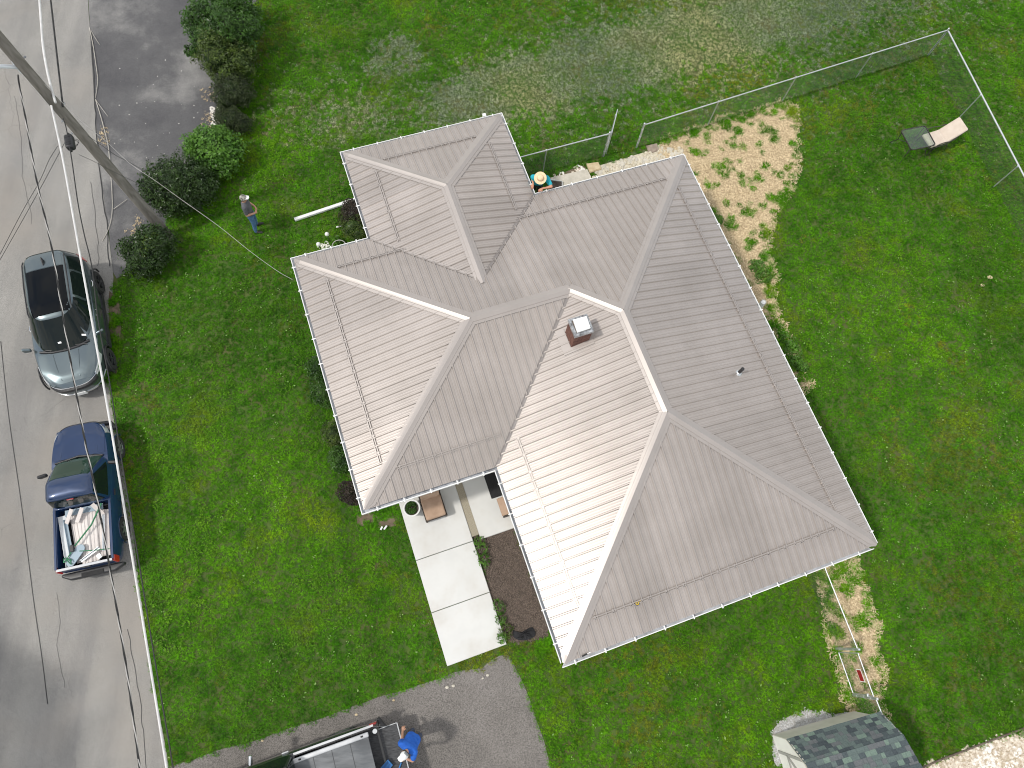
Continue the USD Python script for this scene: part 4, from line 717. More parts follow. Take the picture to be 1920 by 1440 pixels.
fence('chain link fence down the right side behind the lounge chair', [A1 + dB / np.linalg.norm(dB) * .05, B1], [(gp(1797, 222), False), (gp(1862, 351), False), (gp(1935, 505), False)], rail_r=.03)
C1 = gp(1131, 293); C0 = HW(W2 - .55, -1.12)
C0 = np.array([*(C1[:2] + (G(985, 299, FH)[:2] - G(1140, 258, FH)[:2])), 0]); dC = (C0 - C1) / np.linalg.norm(C0 - C1); C0 = C1 + dC * (np.linalg.norm(C0 - C1) + .42)
fence('short chain link fence between the back wing and the open gate', [C0, C1], [(C1, True), (at_rail((1027, 288), C1, C0), False)])
def gate(label, p, q, h=1.12, z0=.1, parts_r=.017, sign=None):
    t = Thing('gate', label, 'gate', np.array([*p[:2], 0])); P = lambda a, z: np.array([*(p[:2] + (q - p)[:2] * a), z])
    for a, b in ((0, 0), (1, 1)): t.part('upright', MB().tube([P(a, z0), P(a, h)], parts_r, 8), 'galvanised', smooth=60, world=True)
    for z in (z0, h): t.part('rail', MB().tube([P(0, z), P(1, z)], parts_r, 8), 'galvanised', smooth=60, world=True)
    t.part('chain_link', chain(P(.02, 0), P(.98, 0), h - .02, z0 + .02), 'galvanised_wire', world=True, kind='stuff')
    t.part('latch', MB().box(P(1, .8), (.06, .06, .12)).box(P(1.02, .86), (.14, .03, .03), rz=math.atan2(*(q - p)[1::-1])), 'galvanised', world=True)
    if sign is not None:
        n = np.cross((q - p) / np.linalg.norm(q - p), [0, 0, 1.0]); n = n if n[0] < 0 else -n
        a0, a1, s0, s1 = sign; sgn = MB(); c = (P((a0 + a1) / 2, (s0 + s1) / 2)) + n * .02; L = np.linalg.norm(q - p)
        an = math.atan2(*(q - p)[1::-1]); t.part('sign_backing', MB().box(c, (L * (a1 - a0) + .05, .004, s1 - s0 + .05), rz=an), 'white_plastic', world=True); t.part('sign_face', MB().box(c + n * .005, (L * (a1 - a0), .004, s1 - s0), rz=an), 'sign_red', world=True)
    return t
gq = G(1158, 205, 1.12); gate('chain link gate leaf standing open away from its post beside the house', C1 + np.array([.08, .04, 0]), np.array([gq[0], gq[1], 0]))
D0, D1_, D2 = gp(1517, 1089), gp(1567, 1216), gp(1598, 1303); dD = (D1_ - D0) / np.linalg.norm(D1_ - D0)
fence('chain link fence from the lower right corner of the house to the gate posts', [D0 - dD * 1.3, D1_], [(D1_, True)], rail_r=.017)
gate('narrow chain link gate with a small red sign near the shed', gp(1569, 1223), gp(1596, 1299), sign=(.40, .66, .78, .97), parts_r=.015)
e = D2 + dD * .95
fence('short stub of chain link fence between the gate and the shed wall', [D2, e], [(D2, True)], rail_r=.017)

# ---------------------------------------------------------------- utility pole, lamp arm and wires
PB, PT = np.array([*G(318, 446)[:2], 0]), G(0, 73, 7.1); pd = (PT - PB) / (PT - PB)[2]; POLE = lambda z: PB + pd * z
pole = Thing('utility_pole', 'weathered grey wooden utility pole beside the dark drive, leaving the picture at the left', 'utility pole', PB)
pole.part('shaft', MB().tube([POLE(z) for z in np.linspace(0, 10.8, 9)], np.linspace(.155, .115, 9), 18), 'pole_wood', smooth=60, world=True)
for z, an in ((5.2, .6), (5.9, 2.2), (6.5, 1.0), (4.4, 3.6), (4.9, 4.4), (3.6, 2.6)):
    d = np.array([math.cos(an), math.sin(an), 0]); pole.part('bolt', MB().tube([POLE(z) + d * .09, POLE(z) + d * .20], .014, 6).tube([POLE(z) + d * .165, POLE(z) + d * .18], .03, 6), 'weathered_metal', world=True)
ar = POLE(6.35); arm_end = G(-60, 124, 7.0)
pole.part('arm_bracket', MB().tube([ar + [-.13, -.02, -.15], ar + [-.13, -.02, .2]], .04, 8), 'lamp_metal', world=True)
arm = pole.part('lamp_arm', MB().tube([ar + [-.1, 0, 0], ar * .6 + arm_end * .4 + [0, 0, .02], arm_end], .048, 10), 'lamp_metal', smooth=60, world=True)
pole.part('lamp_head', m3.Manifold.batch_hull([m3.Manifold.sphere(.10, 14).translate(tuple(map(float, arm_end))), m3.Manifold.sphere(.14, 14).translate(tuple(map(float, arm_end + [-.45, .02, .02])))]), 'lamp_metal', smooth=50, world=True, under=arm)
pole.part('ground_wire', MB().tube([POLE(z) + np.array([-.13, -.07, 0]) * (1 - z * .015) for z in np.linspace(.3, 6.3, 8)], .008, 5), 'cable_white', world=True)
def wire(name, label, pts, r, m, ext0=0.0, ext1=0.0, cat='cable', n=10, twist=0.0):
    """pts: (px, py, height) along the wire"""
    c = np.array([G(*p) for p in pts]); 
    if ext0: c = np.vstack([c[0] + (c[0] - c[1]) / np.linalg.norm(c[0] - c[1]) * ext0, c])
    if ext1: c = np.vstack([c, c[-1] + (c[-1] - c[-2]) / np.linalg.norm(c[-1] - c[-2]) * ext1])
    c = catmull(c, n); mb = MB()
    if twist:
        L = np.r_[0, np.cumsum(np.linalg.norm(np.diff(c, axis=0), axis=1))]; S = np.arange(0, L[-1], twist / 8); cc = np.stack([np.interp(S, L, c[:, k]) for k in range(3)], 1); t = np.gradient(cc, axis=0); t /= np.linalg.norm(t, axis=1, keepdims=True); s1 = np.cross(t, [0, 0, 1.0]); s1 /= np.linalg.norm(s1, axis=1, keepdims=True); s2 = np.cross(s1, t)
        th = Thing(name, label, cat, c[0])
        for k, mm in enumerate((m, m, 'cable_grey')):
            a = S / twist * 2 * np.pi + k * 2.094; th.part('strand', MB().tube(cc + r * 1.15 * (np.cos(a)[:, None] * s1 + np.sin(a)[:, None] * s2), r, 5), mm, world=True)
        return c
    solo(name, label, cat, mb.tube(c, r, 7), m, smooth=60); return c
wire('cable', 'white cable along the road above the pole attachment, running to the top edge', [(74, 0, 5.5), (80, 80, 5.52), (88, 130, 5.56), (97, 168, 5.6), (104, 192, 5.62)], .03, 'cable_white', ext0=12)
wire('cable', 'thick white overhead cable running over both parked vehicles to the bottom edge', [(96, 198, 5.6), (104, 234, 5.56), (120, 310, 5.5), (145, 450, 5.4), (172, 600, 5.3), (206, 790, 5.2), (238, 985, 5.15), (262, 1130, 5.12), (285, 1270, 5.1), (314, 1450, 5.1)], .023, 'cable_white', ext1=10)
wire('cable', 'black cable from the upper edge down to the pole', [(95, 0, 5.3), (104, 80, 5.3), (112, 150, 5.28), (118, 200, 5.26)], .022, 'cable_black', ext0=12)
cs = wire('cable', 'black overhead cable passing the splice case and running down beside the white cable', [(118, 222, 5.15), (124, 240, 5.12), (134, 296, 5.1), (146, 380, 5.1), (158, 440, 5.05), (172, 500, 5.0), (184, 600, 4.98), (206, 720, 4.95), (226, 850, 4.9), (258, 1040, 4.9), (284, 1200, 4.9), (318, 1400, 4.9), (326, 1450, 4.9)], .013, 'cable_black', ext1=10)
wire('power_cable', 'twisted dark service cable hanging over the roofs of the parked vehicles', [(34, 140, 6.2), (36, 160, 6.1), (44, 200, 6.0), (58, 280, 5.9), (72, 355, 5.85), (85, 410, 5.8), (99, 475, 5.75), (116, 580, 5.7), (138, 710, 5.65), (160, 830, 5.6), (182, 935, 5.6), (206, 1065, 5.6), (222, 1160, 5.6), (238, 1260, 5.6), (262, 1440, 5.6), (270, 1500, 5.6)], .010, 'cable_black', ext1=8, twist=.9)
wire('service_drop', 'pale thin wire from the pole across the lawn to the left roof corner', [(84, 158, 5.9), (110, 185, 5.6), (136, 212, 5.2), (165, 238, 4.9), (200, 266, 4.5), (243, 306, 4.1), (290, 338, 3.8), (340, 374, 3.5), (410, 424, 3.2), (470, 472, 2.95), (520, 508, 2.75), (548, 524, 2.62)], .0055, 'cable_grey', cat='wire')
wire('service_drop', 'thin dark wire from the pole that ends over the domed shrub', [(165, 255, 5.0), (190, 272, 4.7), (215, 290, 4.4), (240, 303, 4.1), (270, 320, 3.9)], .006, 'cable_black', cat='wire')
wire('service_drop', 'thin dark wire from the splice case toward the foot of the domed shrub', [(148, 290, 5.1), (175, 302, 4.6), (205, 318, 4.0), (240, 335, 3.2), (268, 348, 2.4), (330, 372, 1.6), (400, 405, .9)], .005, 'cable_black', cat='wire')
wire('service_drop', 'upper of two thin wires slanting across the road to the left edge', [(108, 274, 5.5), (92, 300, 5.45), (74, 340, 5.4), (40, 400, 5.35), (-10, 496, 5.3)], .006, 'cable_black', ext1=4, cat='wire')
wire('service_drop', 'lower of two thin wires slanting across the road to the left edge', [(122, 266, 5.3), (104, 300, 5.3), (80, 345, 5.25), (45, 408, 5.2), (-10, 505, 5.2)], .006, 'cable_black', ext1=4, cat='wire')
sc_ = G(131, 267, 5.05); sp_ = Thing('splice_case', 'black splice case hanging on the cable beside the pole', 'splice case', sc_, math.atan2(*(G(134, 296, 5.05) - G(124, 240, 5.05))[1::-1]))
sp_.part('case', m3.Manifold.batch_hull([m3.Manifold.sphere(.055, 12).translate((x, y, z)) for x in (-.15, .15) for y in (-.045, .045) for z in (-.04, .04)]), 'black_plastic', smooth=40)
for x in (-.24, .24): sp_.part('end_seal', MB().tube([(x * .8, 0, 0), (x * 1.15, 0, 0)], .03, 8), 'black_plastic', smooth=40)
for k, s in enumerate((-1, 1)): sp_.part('wire_loop', MB().tube([(.18, .03, 0)] + [(.16 - .16 * (1 - math.cos(a)) * .7, .05 + .13 * math.sin(a) * (1 + .3 * k), .02 * s) for a in np.linspace(.2, 3, 8)], .007, 5), 'cable_black')
for x in (-.1, .05, .12): sp_.part('rib', MB().box((x, 0, .09), (.02, .12, .02)), 'black_plastic')
def ground_twig(label, pts, r=.012, z=.05):
    c = catmull(np.array([G(x, y, z + dz) for x, y, dz in pts]), 6); solo('fallen_vine', label, 'vine', MB().tube(c, np.linspace(r, r * .6, len(c)), 6), 'twig', smooth=60)
t = Thing('fallen_vine', 'long pale bare vine lying along the seam between road and dark drive', 'vine', G(180, 150))
for pts, r in (([(168, 52, 0), (175, 88, .02), (181, 130, .03), (183, 150, .03), (181, 170, .02), (179, 184, 0)], .013), ([(179, 186, 0), (188, 215, .03), (196, 245, .04), (203, 275, .03), (207, 320, .03), (210, 360, .02), (210, 400, .02), (203, 430, .02), (192, 452, 0)], .013), ([(171, 58, .02), (179, 72, .05), (187, 84, .02)], .007), ([(180, 188, .01), (190, 202, .05), (202, 218, .01)], .008), ([(213, 392, .02), (224, 384, .05), (238, 374, .02)], .010), ([(217, 330, .02), (222, 345, .05), (228, 356, .01)], .006)):
    c = catmull(np.array([G(x, y, .02 + dz) for x, y, dz in pts]), 5); t.part('stem', MB().tube(c, np.linspace(r, r * .75, len(c)), 6), 'twig', smooth=60, world=True)

# ---------------------------------------------------------------- shed
e0, e1 = G(1476, 1387, 1.2), G(1651, 1336, 1.2); us = (e1 - e0); SL = np.linalg.norm(us); us /= SL; ns = np.array([us[1], -us[0], 0])
shed = Thing('shed', 'small cream barn shed with a green grey shingle gambrel roof in the lower right corner', 'shed', np.array([*e0[:2], 0]), math.atan2(us[1], us[0]))
# local: x along the eave, y = -n (away from eave), z up
GP = [(0, 1.2), (.45, 1.86), (1.15, 2.16), (1.85, 1.86), (2.30, 1.2)]
wy = .07
def gable(x): return [(x, -wy, 0), (x, -wy, 1.2)] + [(x, -y, z - .03) for y, z in GP[1:4]] + [(x, -2.30 + wy, 1.2), (x, -2.30 + wy, 0)]
gx0, gx1 = .10, SL - .10
for xg, sg in ((gx0, 1), (gx1, -1)):
    A_ = np.array(gable(xg)); T_ = [[0, 1, 2], [0, 2, 3], [0, 3, 6], [6, 3, 4], [6, 4, 5]]; O_ = [0, 1, 2, 3, 4, 5, 6]
    mb = MB(); mb.add(np.vstack([A_, A_ + [.03 * sg, 0, 0]]), T_ + [[c + 7, b + 7, a + 7] for a, b, c in T_] + sum([[[O_[k], O_[(k + 1) % 7] + 7, O_[(k + 1) % 7]], [O_[k], O_[k] + 7, O_[(k + 1) % 7] + 7]] for k in range(7)], [])); shed.part('gable_wall', mb, 'shed_siding')
for y in (-wy, -2.30 + wy):
    n = 5; 
    for k in range(n):
        xa, xb = gx0 + (gx1 - gx0) * k / n, gx0 + (gx1 - gx0) * (k + 1) / n
        shed.part('wall_board', MB().box(((xa + xb) / 2, y + (.006 if y > -1 else -.006), .6), (xb - xa - .006, .02, 1.2)), 'shed_side')
def band(p, q, w, t_=.02):
    p, q = np.array(p), np.array(q); d = q - p; L = np.linalg.norm(d); mid = (p + q) / 2; an = math.atan2(d[2], d[1]); return MB().box(mid, (t_, L, w), rx=an)
for p, q, w in (((gx0 - .015, -.45, .62), (gx0 - .015, -1.85, .62), .07), ((gx0 - .015, -.5, .64), (gx0 - .015, -1.15, 1.55), .07), ((gx0 - .015, -1.8, .64), (gx0 - .015, -1.15, 1.55), .07), ((gx0 - .015, -.45, .1), (gx0 - .015, -.45, 1.55), .07), ((gx0 - .015, -1.85, .1), (gx0 - .015, -1.85, 1.55), .07)):
    shed.part('door_trim', band(p, q, w), 'shed_trim')
shed.part('fascia', MB().box((SL / 2, -.02, 1.16), (SL, .025, .09)), 'shed_side')
for x in (.01, SL - .01):
    for (ya, za), (yb_, zb) in zip(GP, GP[1:]):
        shed.part('rake_board', band((x, -ya, za - .045), (x, -yb_, zb - .045), .08, .022), 'shed_side' if x < 1 else 'shed_trim')
gs = np.random.default_rng(17)
for fi, ((ya, za), (yb_, zb)) in enumerate(zip(GP, GP[1:])):
    L = math.hypot(yb_ - ya, zb - za); up_ = np.array([0, -(yb_ - ya), zb - za]) / L; lo_ = np.array([0, -ya, za])
    if fi >= 2: lo_ = np.array([0, -yb_, zb]); up_ = -up_                              # the far slopes start at their lower edge
    nr = np.cross([1.0, 0, 0], up_); nr = nr if nr[2] > 0 else -nr
    shed.part('roof_deck', MB().add([lo_ + [x, 0, 0] + up_ * q + nr * dz for dz in (-.02, 0) for x, q in ((0, 0), (SL, 0), (SL, L), (0, L))], [[0, 1, 2, 3], [4, 5, 6, 7], [0, 1, 5, 4], [1, 2, 6, 5], [2, 3, 7, 6], [3, 0, 4, 7]]), 'shingle_d')
    EXP = .118; nrow = int(math.ceil(L / EXP))
    for r in range(nrow):
        x = -.015 - gs.uniform(0, .12)
        q0 = r * EXP - .012; q1 = min(L + .004, (r + 1) * EXP + .02)
        while x < SL + .01:
            w = gs.choice([.10, .13, .16, .2, .24]); xa, xb = max(x, -.015), min(x + w - .004, SL + .015); x += w
            if xb - xa < .03: continue
            th = gs.uniform(.006, .014); k = gs.choice(5, p=[.30, .25, .17, .13, .15])
            c = [lo_ + [xx, 0, 0] + up_ * q + nr * hh for (q, hh) in ((q0, .010 + th), (q1, .006)) for xx in (xa, xb)] + [lo_ + [xx, 0, 0] + up_ * q0 + nr * .002 for xx in (xa, xb)]
            if fi < 2 or r < 2: shed.part('shingle', MB().add(c, [[0, 1, 3, 2], [0, 4, 5, 1]]).add([c[0], c[2], c[2] - nr * .006, c[4]], [[0, 1, 2, 3]]).add([c[1], c[3], c[3] - nr * .006, c[5]], [[0, 1, 2, 3]]), 'shingle_' + 'abcde'[k])
shed.part('ridge_shingles', MB().add([[x, -1.15 + y, 2.16 + z] for x in (-.015, SL + .015) for y, z in ((.13, -.025), (.0, .03), (-.13, -.025))], [[0, 3, 4, 1], [1, 4, 5, 2]]), 'shingle_a')
edgeb = Thing('edging', 'rusty brown edging strip between the lawn and the pale stones by the shed', 'edging', G(1765, 1425))
edgeb.part('strip', MB().tube(catmull([G(1728, 1440, .04), G(1765, 1424, .05), G(1805, 1409, .04), G(1860, 1388, .04), G(1930, 1362, .04)], 5), .025, 6), 'bark', world=True)

# ---------------------------------------------------------------- furniture and small things
def rbox(x, y, z, r, c=(0, 0, 0)):
    return m3.Manifold.batch_hull([m3.Manifold.sphere(r, 14).translate((c[0] + sx * (x / 2 - r), c[1] + sy * (y / 2 - r), c[2] + sz * (z / 2 - r))) for sx in (-1, 1) for sy in (-1, 1) for sz in (-1, 1)])
pot = Thing('planter', 'round white planter with a green plant beside the brown chair', 'planter', G(774, 957, .105) + [0, 0, 0])
prof = np.array([(0, 0), (.15, 0), (.165, .05), (.215, .36), (.235, .375), (.235, .40), (.20, .40), (.185, .34), (0, .33)]); pot.part('pot', trimesh.creation.revolve(prof, sections=32), 'pot_white', smooth=45)
pot.part('soil', trimesh.creation.cylinder(.186, .02, sections=24).apply_translation([0, 0, .335]), 'mulch_ground'); pot.part('foliage', foliage([((-.02, .0, .36), (.16, .17, .15))], 900, .07, .03, 91, depth=.6, zmin=.3), 'leaf_mid'); pot.part('stem', MB().tube([(0, 0, .3), (0, .02, .42)], .012, 6), 'bark')
ch0 = G(812, 950, .45); chr_ = Thing('armless_chair', 'brown cushioned armless chair tucked under the eave at the walkway', 'chair', np.array([ch0[0], ch0[1], .105]), HYAW)
chr_.part('seat_cushion', rbox(.56, .60, .15, .045, (0, -.02, .36)), 'cushion_tan', smooth=40); chr_.part('back_cushion', rbox(.54, .15, .55, .05, (0, .31, .62)), 'cushion_tan', smooth=40)
chr_.part('frame', MB().box((0, 0, .24), (.62, .66, .09)).box((0, .39, .5), (.62, .06, .55)), 'wicker')
for x in (-.28, .28):
    for y in (-.3, .36): chr_.part('leg', MB().box((x, y, .1), (.045, .045, .2)), 'wicker')
b0 = G(942, 952, .105); bn = Thing('bench', 'brown bench end showing below the gutter on the stoop', 'bench', np.array([b0[0] + .02, b0[1] - .02, .105]), HYAW)
bn.part('seat', MB().box((.04, 0, .40), (.34, .50, .05)), 'cushion_tan')
for y in (-.24, .24): bn.part('leg', MB().box((.05, y, .19), (.26, .04, .38)), 'wicker')
dm = U(918, 908, .105); ma, mb_ = U(907, 889), U(921, 936); solo('door_mat', 'flat black sheet on the stoop below the inner corner of the roof', 'door mat', MB().prism(Wp(shapely.box((ma[0] + mb_[0]) / 2, D1 - .5, U1 + .45, mb_[1])).buffer(0), .107, .122), 'door_mat')  # thin black slab laid flat over the stoop
fab = catmull([G(x, y, .03) for x, y in [(962, 1182), (975, 1186), (985, 1181), (998, 1176), (1004, 1190), (992, 1199), (972, 1200), (962, 1194)]], 4)
fc_ = fab.mean(0); n = len(fab); gg = np.random.default_rng(4); mb = MB()
ringp = [fc_ * (1 - k) + fab * k + np.c_[np.zeros((n, 2)), .02 + .09 * gg.random(n) * (k < 1)] for k in (.33, .66, 1.0)]
vv = np.vstack([[fc_ + [0, 0, .08]]] + ringp); ff = [[0, 1 + q, 1 + (q + 1) % n] for q in range(n)]
for k in range(2): ff += sum([[[1 + k * n + q, 1 + (k + 1) * n + q, 1 + (k + 1) * n + (q + 1) % n], [1 + k * n + q, 1 + (k + 1) * n + (q + 1) % n, 1 + k * n + (q + 1) % n]] for q in range(n)], [])
solo('landscape_fabric', 'crumpled black landscape fabric at the bottom of the mulch bed', 'fabric', (vv, np.array(ff)), 'black_cloth')
# glass table with lounge chair
ta, tb_, tc_ = G(1695, 243, .7), G(1713, 282, .7), G(1757, 273, .7); tcen = (ta + tc_) / 2; tcen = G(1722, 258, .7); ang = math.atan2(*(tc_ - tb_)[1::-1])
tab = Thing('patio_table', 'low glass topped patio table with dark metal frame on the back lawn', 'table', np.array([*tcen[:2], 0]), ang)
TL, TW = .98, .86
rr = shapely.box(-TL / 2, -TW / 2, TL / 2, TW / 2).buffer(-.1).buffer(.1); ring_ = rr.difference(rr.buffer(-.028)); tab.part('frame', MB().prism(ring_, .675, .705), 'table_frame'); tab.part('glass_top', MB().prism(rr.buffer(-.02), .69, .698), 'table_glass')
for sx in (-1, 1):
    for sy in (-1, 1): tab.part('leg', MB().tube([(sx * (TL / 2 - .06), sy * (TW / 2 - .06), .68), (sx * (TL / 2 - .1), sy * (TW / 2 - .1), .3), (sx * (TL / 2 + .02), sy * (TW / 2 + .02), 0)], .016, 8), 'table_frame', smooth=60)
tab.part('brace', MB().tube([(-TL / 2 + .1, -TW / 2 + .1, .32), (TL / 2 - .1, TW / 2 - .1, .32)], .011, 6).tube([(-TL / 2 + .1, TW / 2 - .1, .33), (TL / 2 - .1, -TW / 2 + .1, .33)], .011, 6), 'table_frame')
lc = G(1755, 260, .4); lch = Thing('lounge_chair', 'cream cushioned lounge chair pushed partly under the glass table', 'chair', np.array([*lc[:2], 0]), ang + .10)
seat = rbox(.62, .56, .10, .04, (-.12, 0, .42)); lch.part('seat_cushion', seat, 'cushion_cream', smooth=40)
lch.part('lumbar_cushion', rbox(.17, .56, .10, .04, (.24, 0, .43)), 'cushion_cream', smooth=40)
bk = rbox(.72, .58, .10, .05).rotate((0, -42, 0)).translate((.54, 0, .66)); lch.part('back_cushion', bk, 'cushion_cream', smooth=40)
for y in (-.17, 0, .17): lch.part('stitching', MB().tube([(.33, y, .525), (.6, y, .76), (.77, y, .92)], .006, 5), 'cushion_tan')
for s in (-1, 1):
    lch.part('armrest', MB().tube(catmull([(-.30, s * .34, .32), (-.28, s * .35, .56), (-.05, s * .35, .62), (.25, s * .34, .56), (.5, s * .32, .60)], 5), .016, 7), 'table_frame', smooth=60)
    lch.part('leg', MB().tube([(-.28, s * .32, .36), (-.36, s * .34, 0)], .015, 7), 'table_frame'); lch.part('leg', MB().tube([(.3, s * .32, .36), (.46, s * .34, 0)], .015, 7), 'table_frame')
lch.part('frame', MB().tube([(-.42, -.30, .36), (-.42, .30, .36), (.3, .30, .36), (.80, .28, .90), (.80, -.28, .90), (.3, -.30, .36), (-.42, -.30, .36)], .015, 7), 'table_frame')
ds0, ds1 = G(552, 411, .1), G(672, 371, .1); dd = (ds1 - ds0); dl = np.linalg.norm(dd); ds = Thing('downspout', 'long white downspout pipe lying on the grass out from the back wing', 'downspout', np.array([*((ds0 + ds1) / 2)[:2], 0]), math.atan2(dd[1], dd[0]))
pr = shapely.box(-.052, .0, .052, .085).buffer(-.012).buffer(.012); hole = pr.buffer(-.004)
tube_ = trimesh.creation.extrude_polygon(pr.difference(hole), dl, engine='earcut'); tube_.apply_transform(trimesh.transformations.euler_matrix(math.pi / 2, 0, math.pi / 2)); tube_.apply_translation([-dl / 2, 0, .03]); ds.part('pipe', tube_, 'white_plastic')
for y in (-.028, 0, .028): ds.part('rib', MB().box((0, y, .117), (dl - .02, .012, .006)), 'white_plastic')
for k, (x, y, lab) in enumerate([(613, 439, 'white globe garden light on a stake, the one nearer the downspout'), (597, 458, 'white globe garden light on a stake, the one nearer the front wing')]):
    p = G(x, y, .45); t = Thing('garden_light', lab, 'garden light', np.array([*p[:2], 0])); t.part('globe', trimesh.creation.icosphere(3, .068).apply_translation([0, 0, .45]), 'pot_white', smooth=True); t.part('stake', MB().tube([(0, 0, 0), (0, 0, .39)], .012, 7), 'black_plastic'); t.part('collar', MB().tube([(0, 0, .37), (0, 0, .40)], .03, 10), 'black_plastic')
hp = G(636, 462, .3); hoop = Thing('garden_hoop', 'pale metal hoop around a green plant in the corner garden', 'hoop', np.array([*hp[:2], 0]), 0.3)
hoop.part('ring', trimesh.creation.torus(.215, .013, 36, 8).apply_translation([0, 0, .32]), 'cable_grey', smooth=True)
for a in (.5, 2.6, 4.7): hoop.part('leg', MB().tube([(.215 * math.cos(a), .215 * math.sin(a), 0), (.215 * math.cos(a), .215 * math.sin(a), .32)], .009, 6), 'cable_grey')
hp2 = G(634, 460); pl = Thing('perennial', 'bright green leafy plant inside the metal hoop', 'plant', hp2); pl.part('leaves', foliage([((0, 0, .1), (.2, .2, .22))], 420, .11, .04, 97, depth=.8, zmin=.01), 'leaf_bright'); pl.part('stem', MB().tube([(0, 0, 0), (0, 0, .2)], .01, 5), 'leaf_mid')
gi = G(634, 424, .1); orn = Thing('garden_scoop', 'small white scoop lying among the plants of the corner garden', 'scoop', np.array([*gi[:2], .06]), .25)
orn.part('blade', m3.Manifold.batch_hull([m3.Manifold.sphere(.028, 10).translate((-.05, 0, .0)), m3.Manifold.sphere(.012, 10).translate((.10, .0, .0)), m3.Manifold.sphere(.02, 10).translate((-.05, .02, 0))]), 'white_plastic', smooth=50); orn.part('handle', MB().tube([(.09, 0, 0), (.2, .01, .01)], .012, 7), 'white_plastic')
sk = G(720, 990, .05); spk = Thing('sprinkler', 'small white sprinkler in the grass left of the walkway', 'sprinkler', np.array([*sk[:2], .05]), .6)
spk.part('arm', MB().box((-.06, .03, .03), (.10, .045, .03), rz=.5), 'white_plastic'); spk.part('body', m3.Manifold.batch_hull([m3.Manifold.sphere(.028, 10).translate((.0, -.03, .02)), m3.Manifold.sphere(.028, 10).translate((.08, .0, .02))]), 'white_plastic', smooth=50)
for k, (x, y, s, m, lab) in enumerate([(850, 1286, .055, 'white_stone', 'white stone chip on the lower drive nearest the walkway'), (838, 1289, .06, 'sandstone', 'tan stone beside a white chip on the lower drive'), (738, 1313, .045, 'sandstone', 'small tan stone at the grass edge of the lower drive'), (668, 1340, .05, 'sandstone', 'brown clod on the lower drive above the parked pickup'), (492, 1389, .04, 'sandstone', 'tan stone at the grass edge near the black pickup cab'), (914, 1266, .05, 'white_stone', 'pale stone at the top end of the lower drive'), (905, 1272, .035, 'white_stone', 'smaller pale stone at the top end of the lower drive'), (1856, 520, .12, 'straw_ground', 'tan bare dirt clod in the right hand lawn'), (1842, 535, .1, 'straw_ground', 'smaller tan dirt clod just below in the right hand lawn'), (866, 1186, .02, 'dirt', 'small brown clod on the walkway')][:9]):
    m = trimesh.creation.icosphere(2, 1.0); m.vertices *= (1 + .35 * (meshkit.fbm(m.vertices * 1.7 + k * 7, 3, k) - .5))[:, None] * np.array([s, s * .75, s * .35]) * .8; m.apply_translation(G(x, y, s * .2)); solo('stone', lab, 'stone', m, m and ('concrete_old' if 'white' in lab or 'pale' in lab else 'sandstone'), smooth=40)
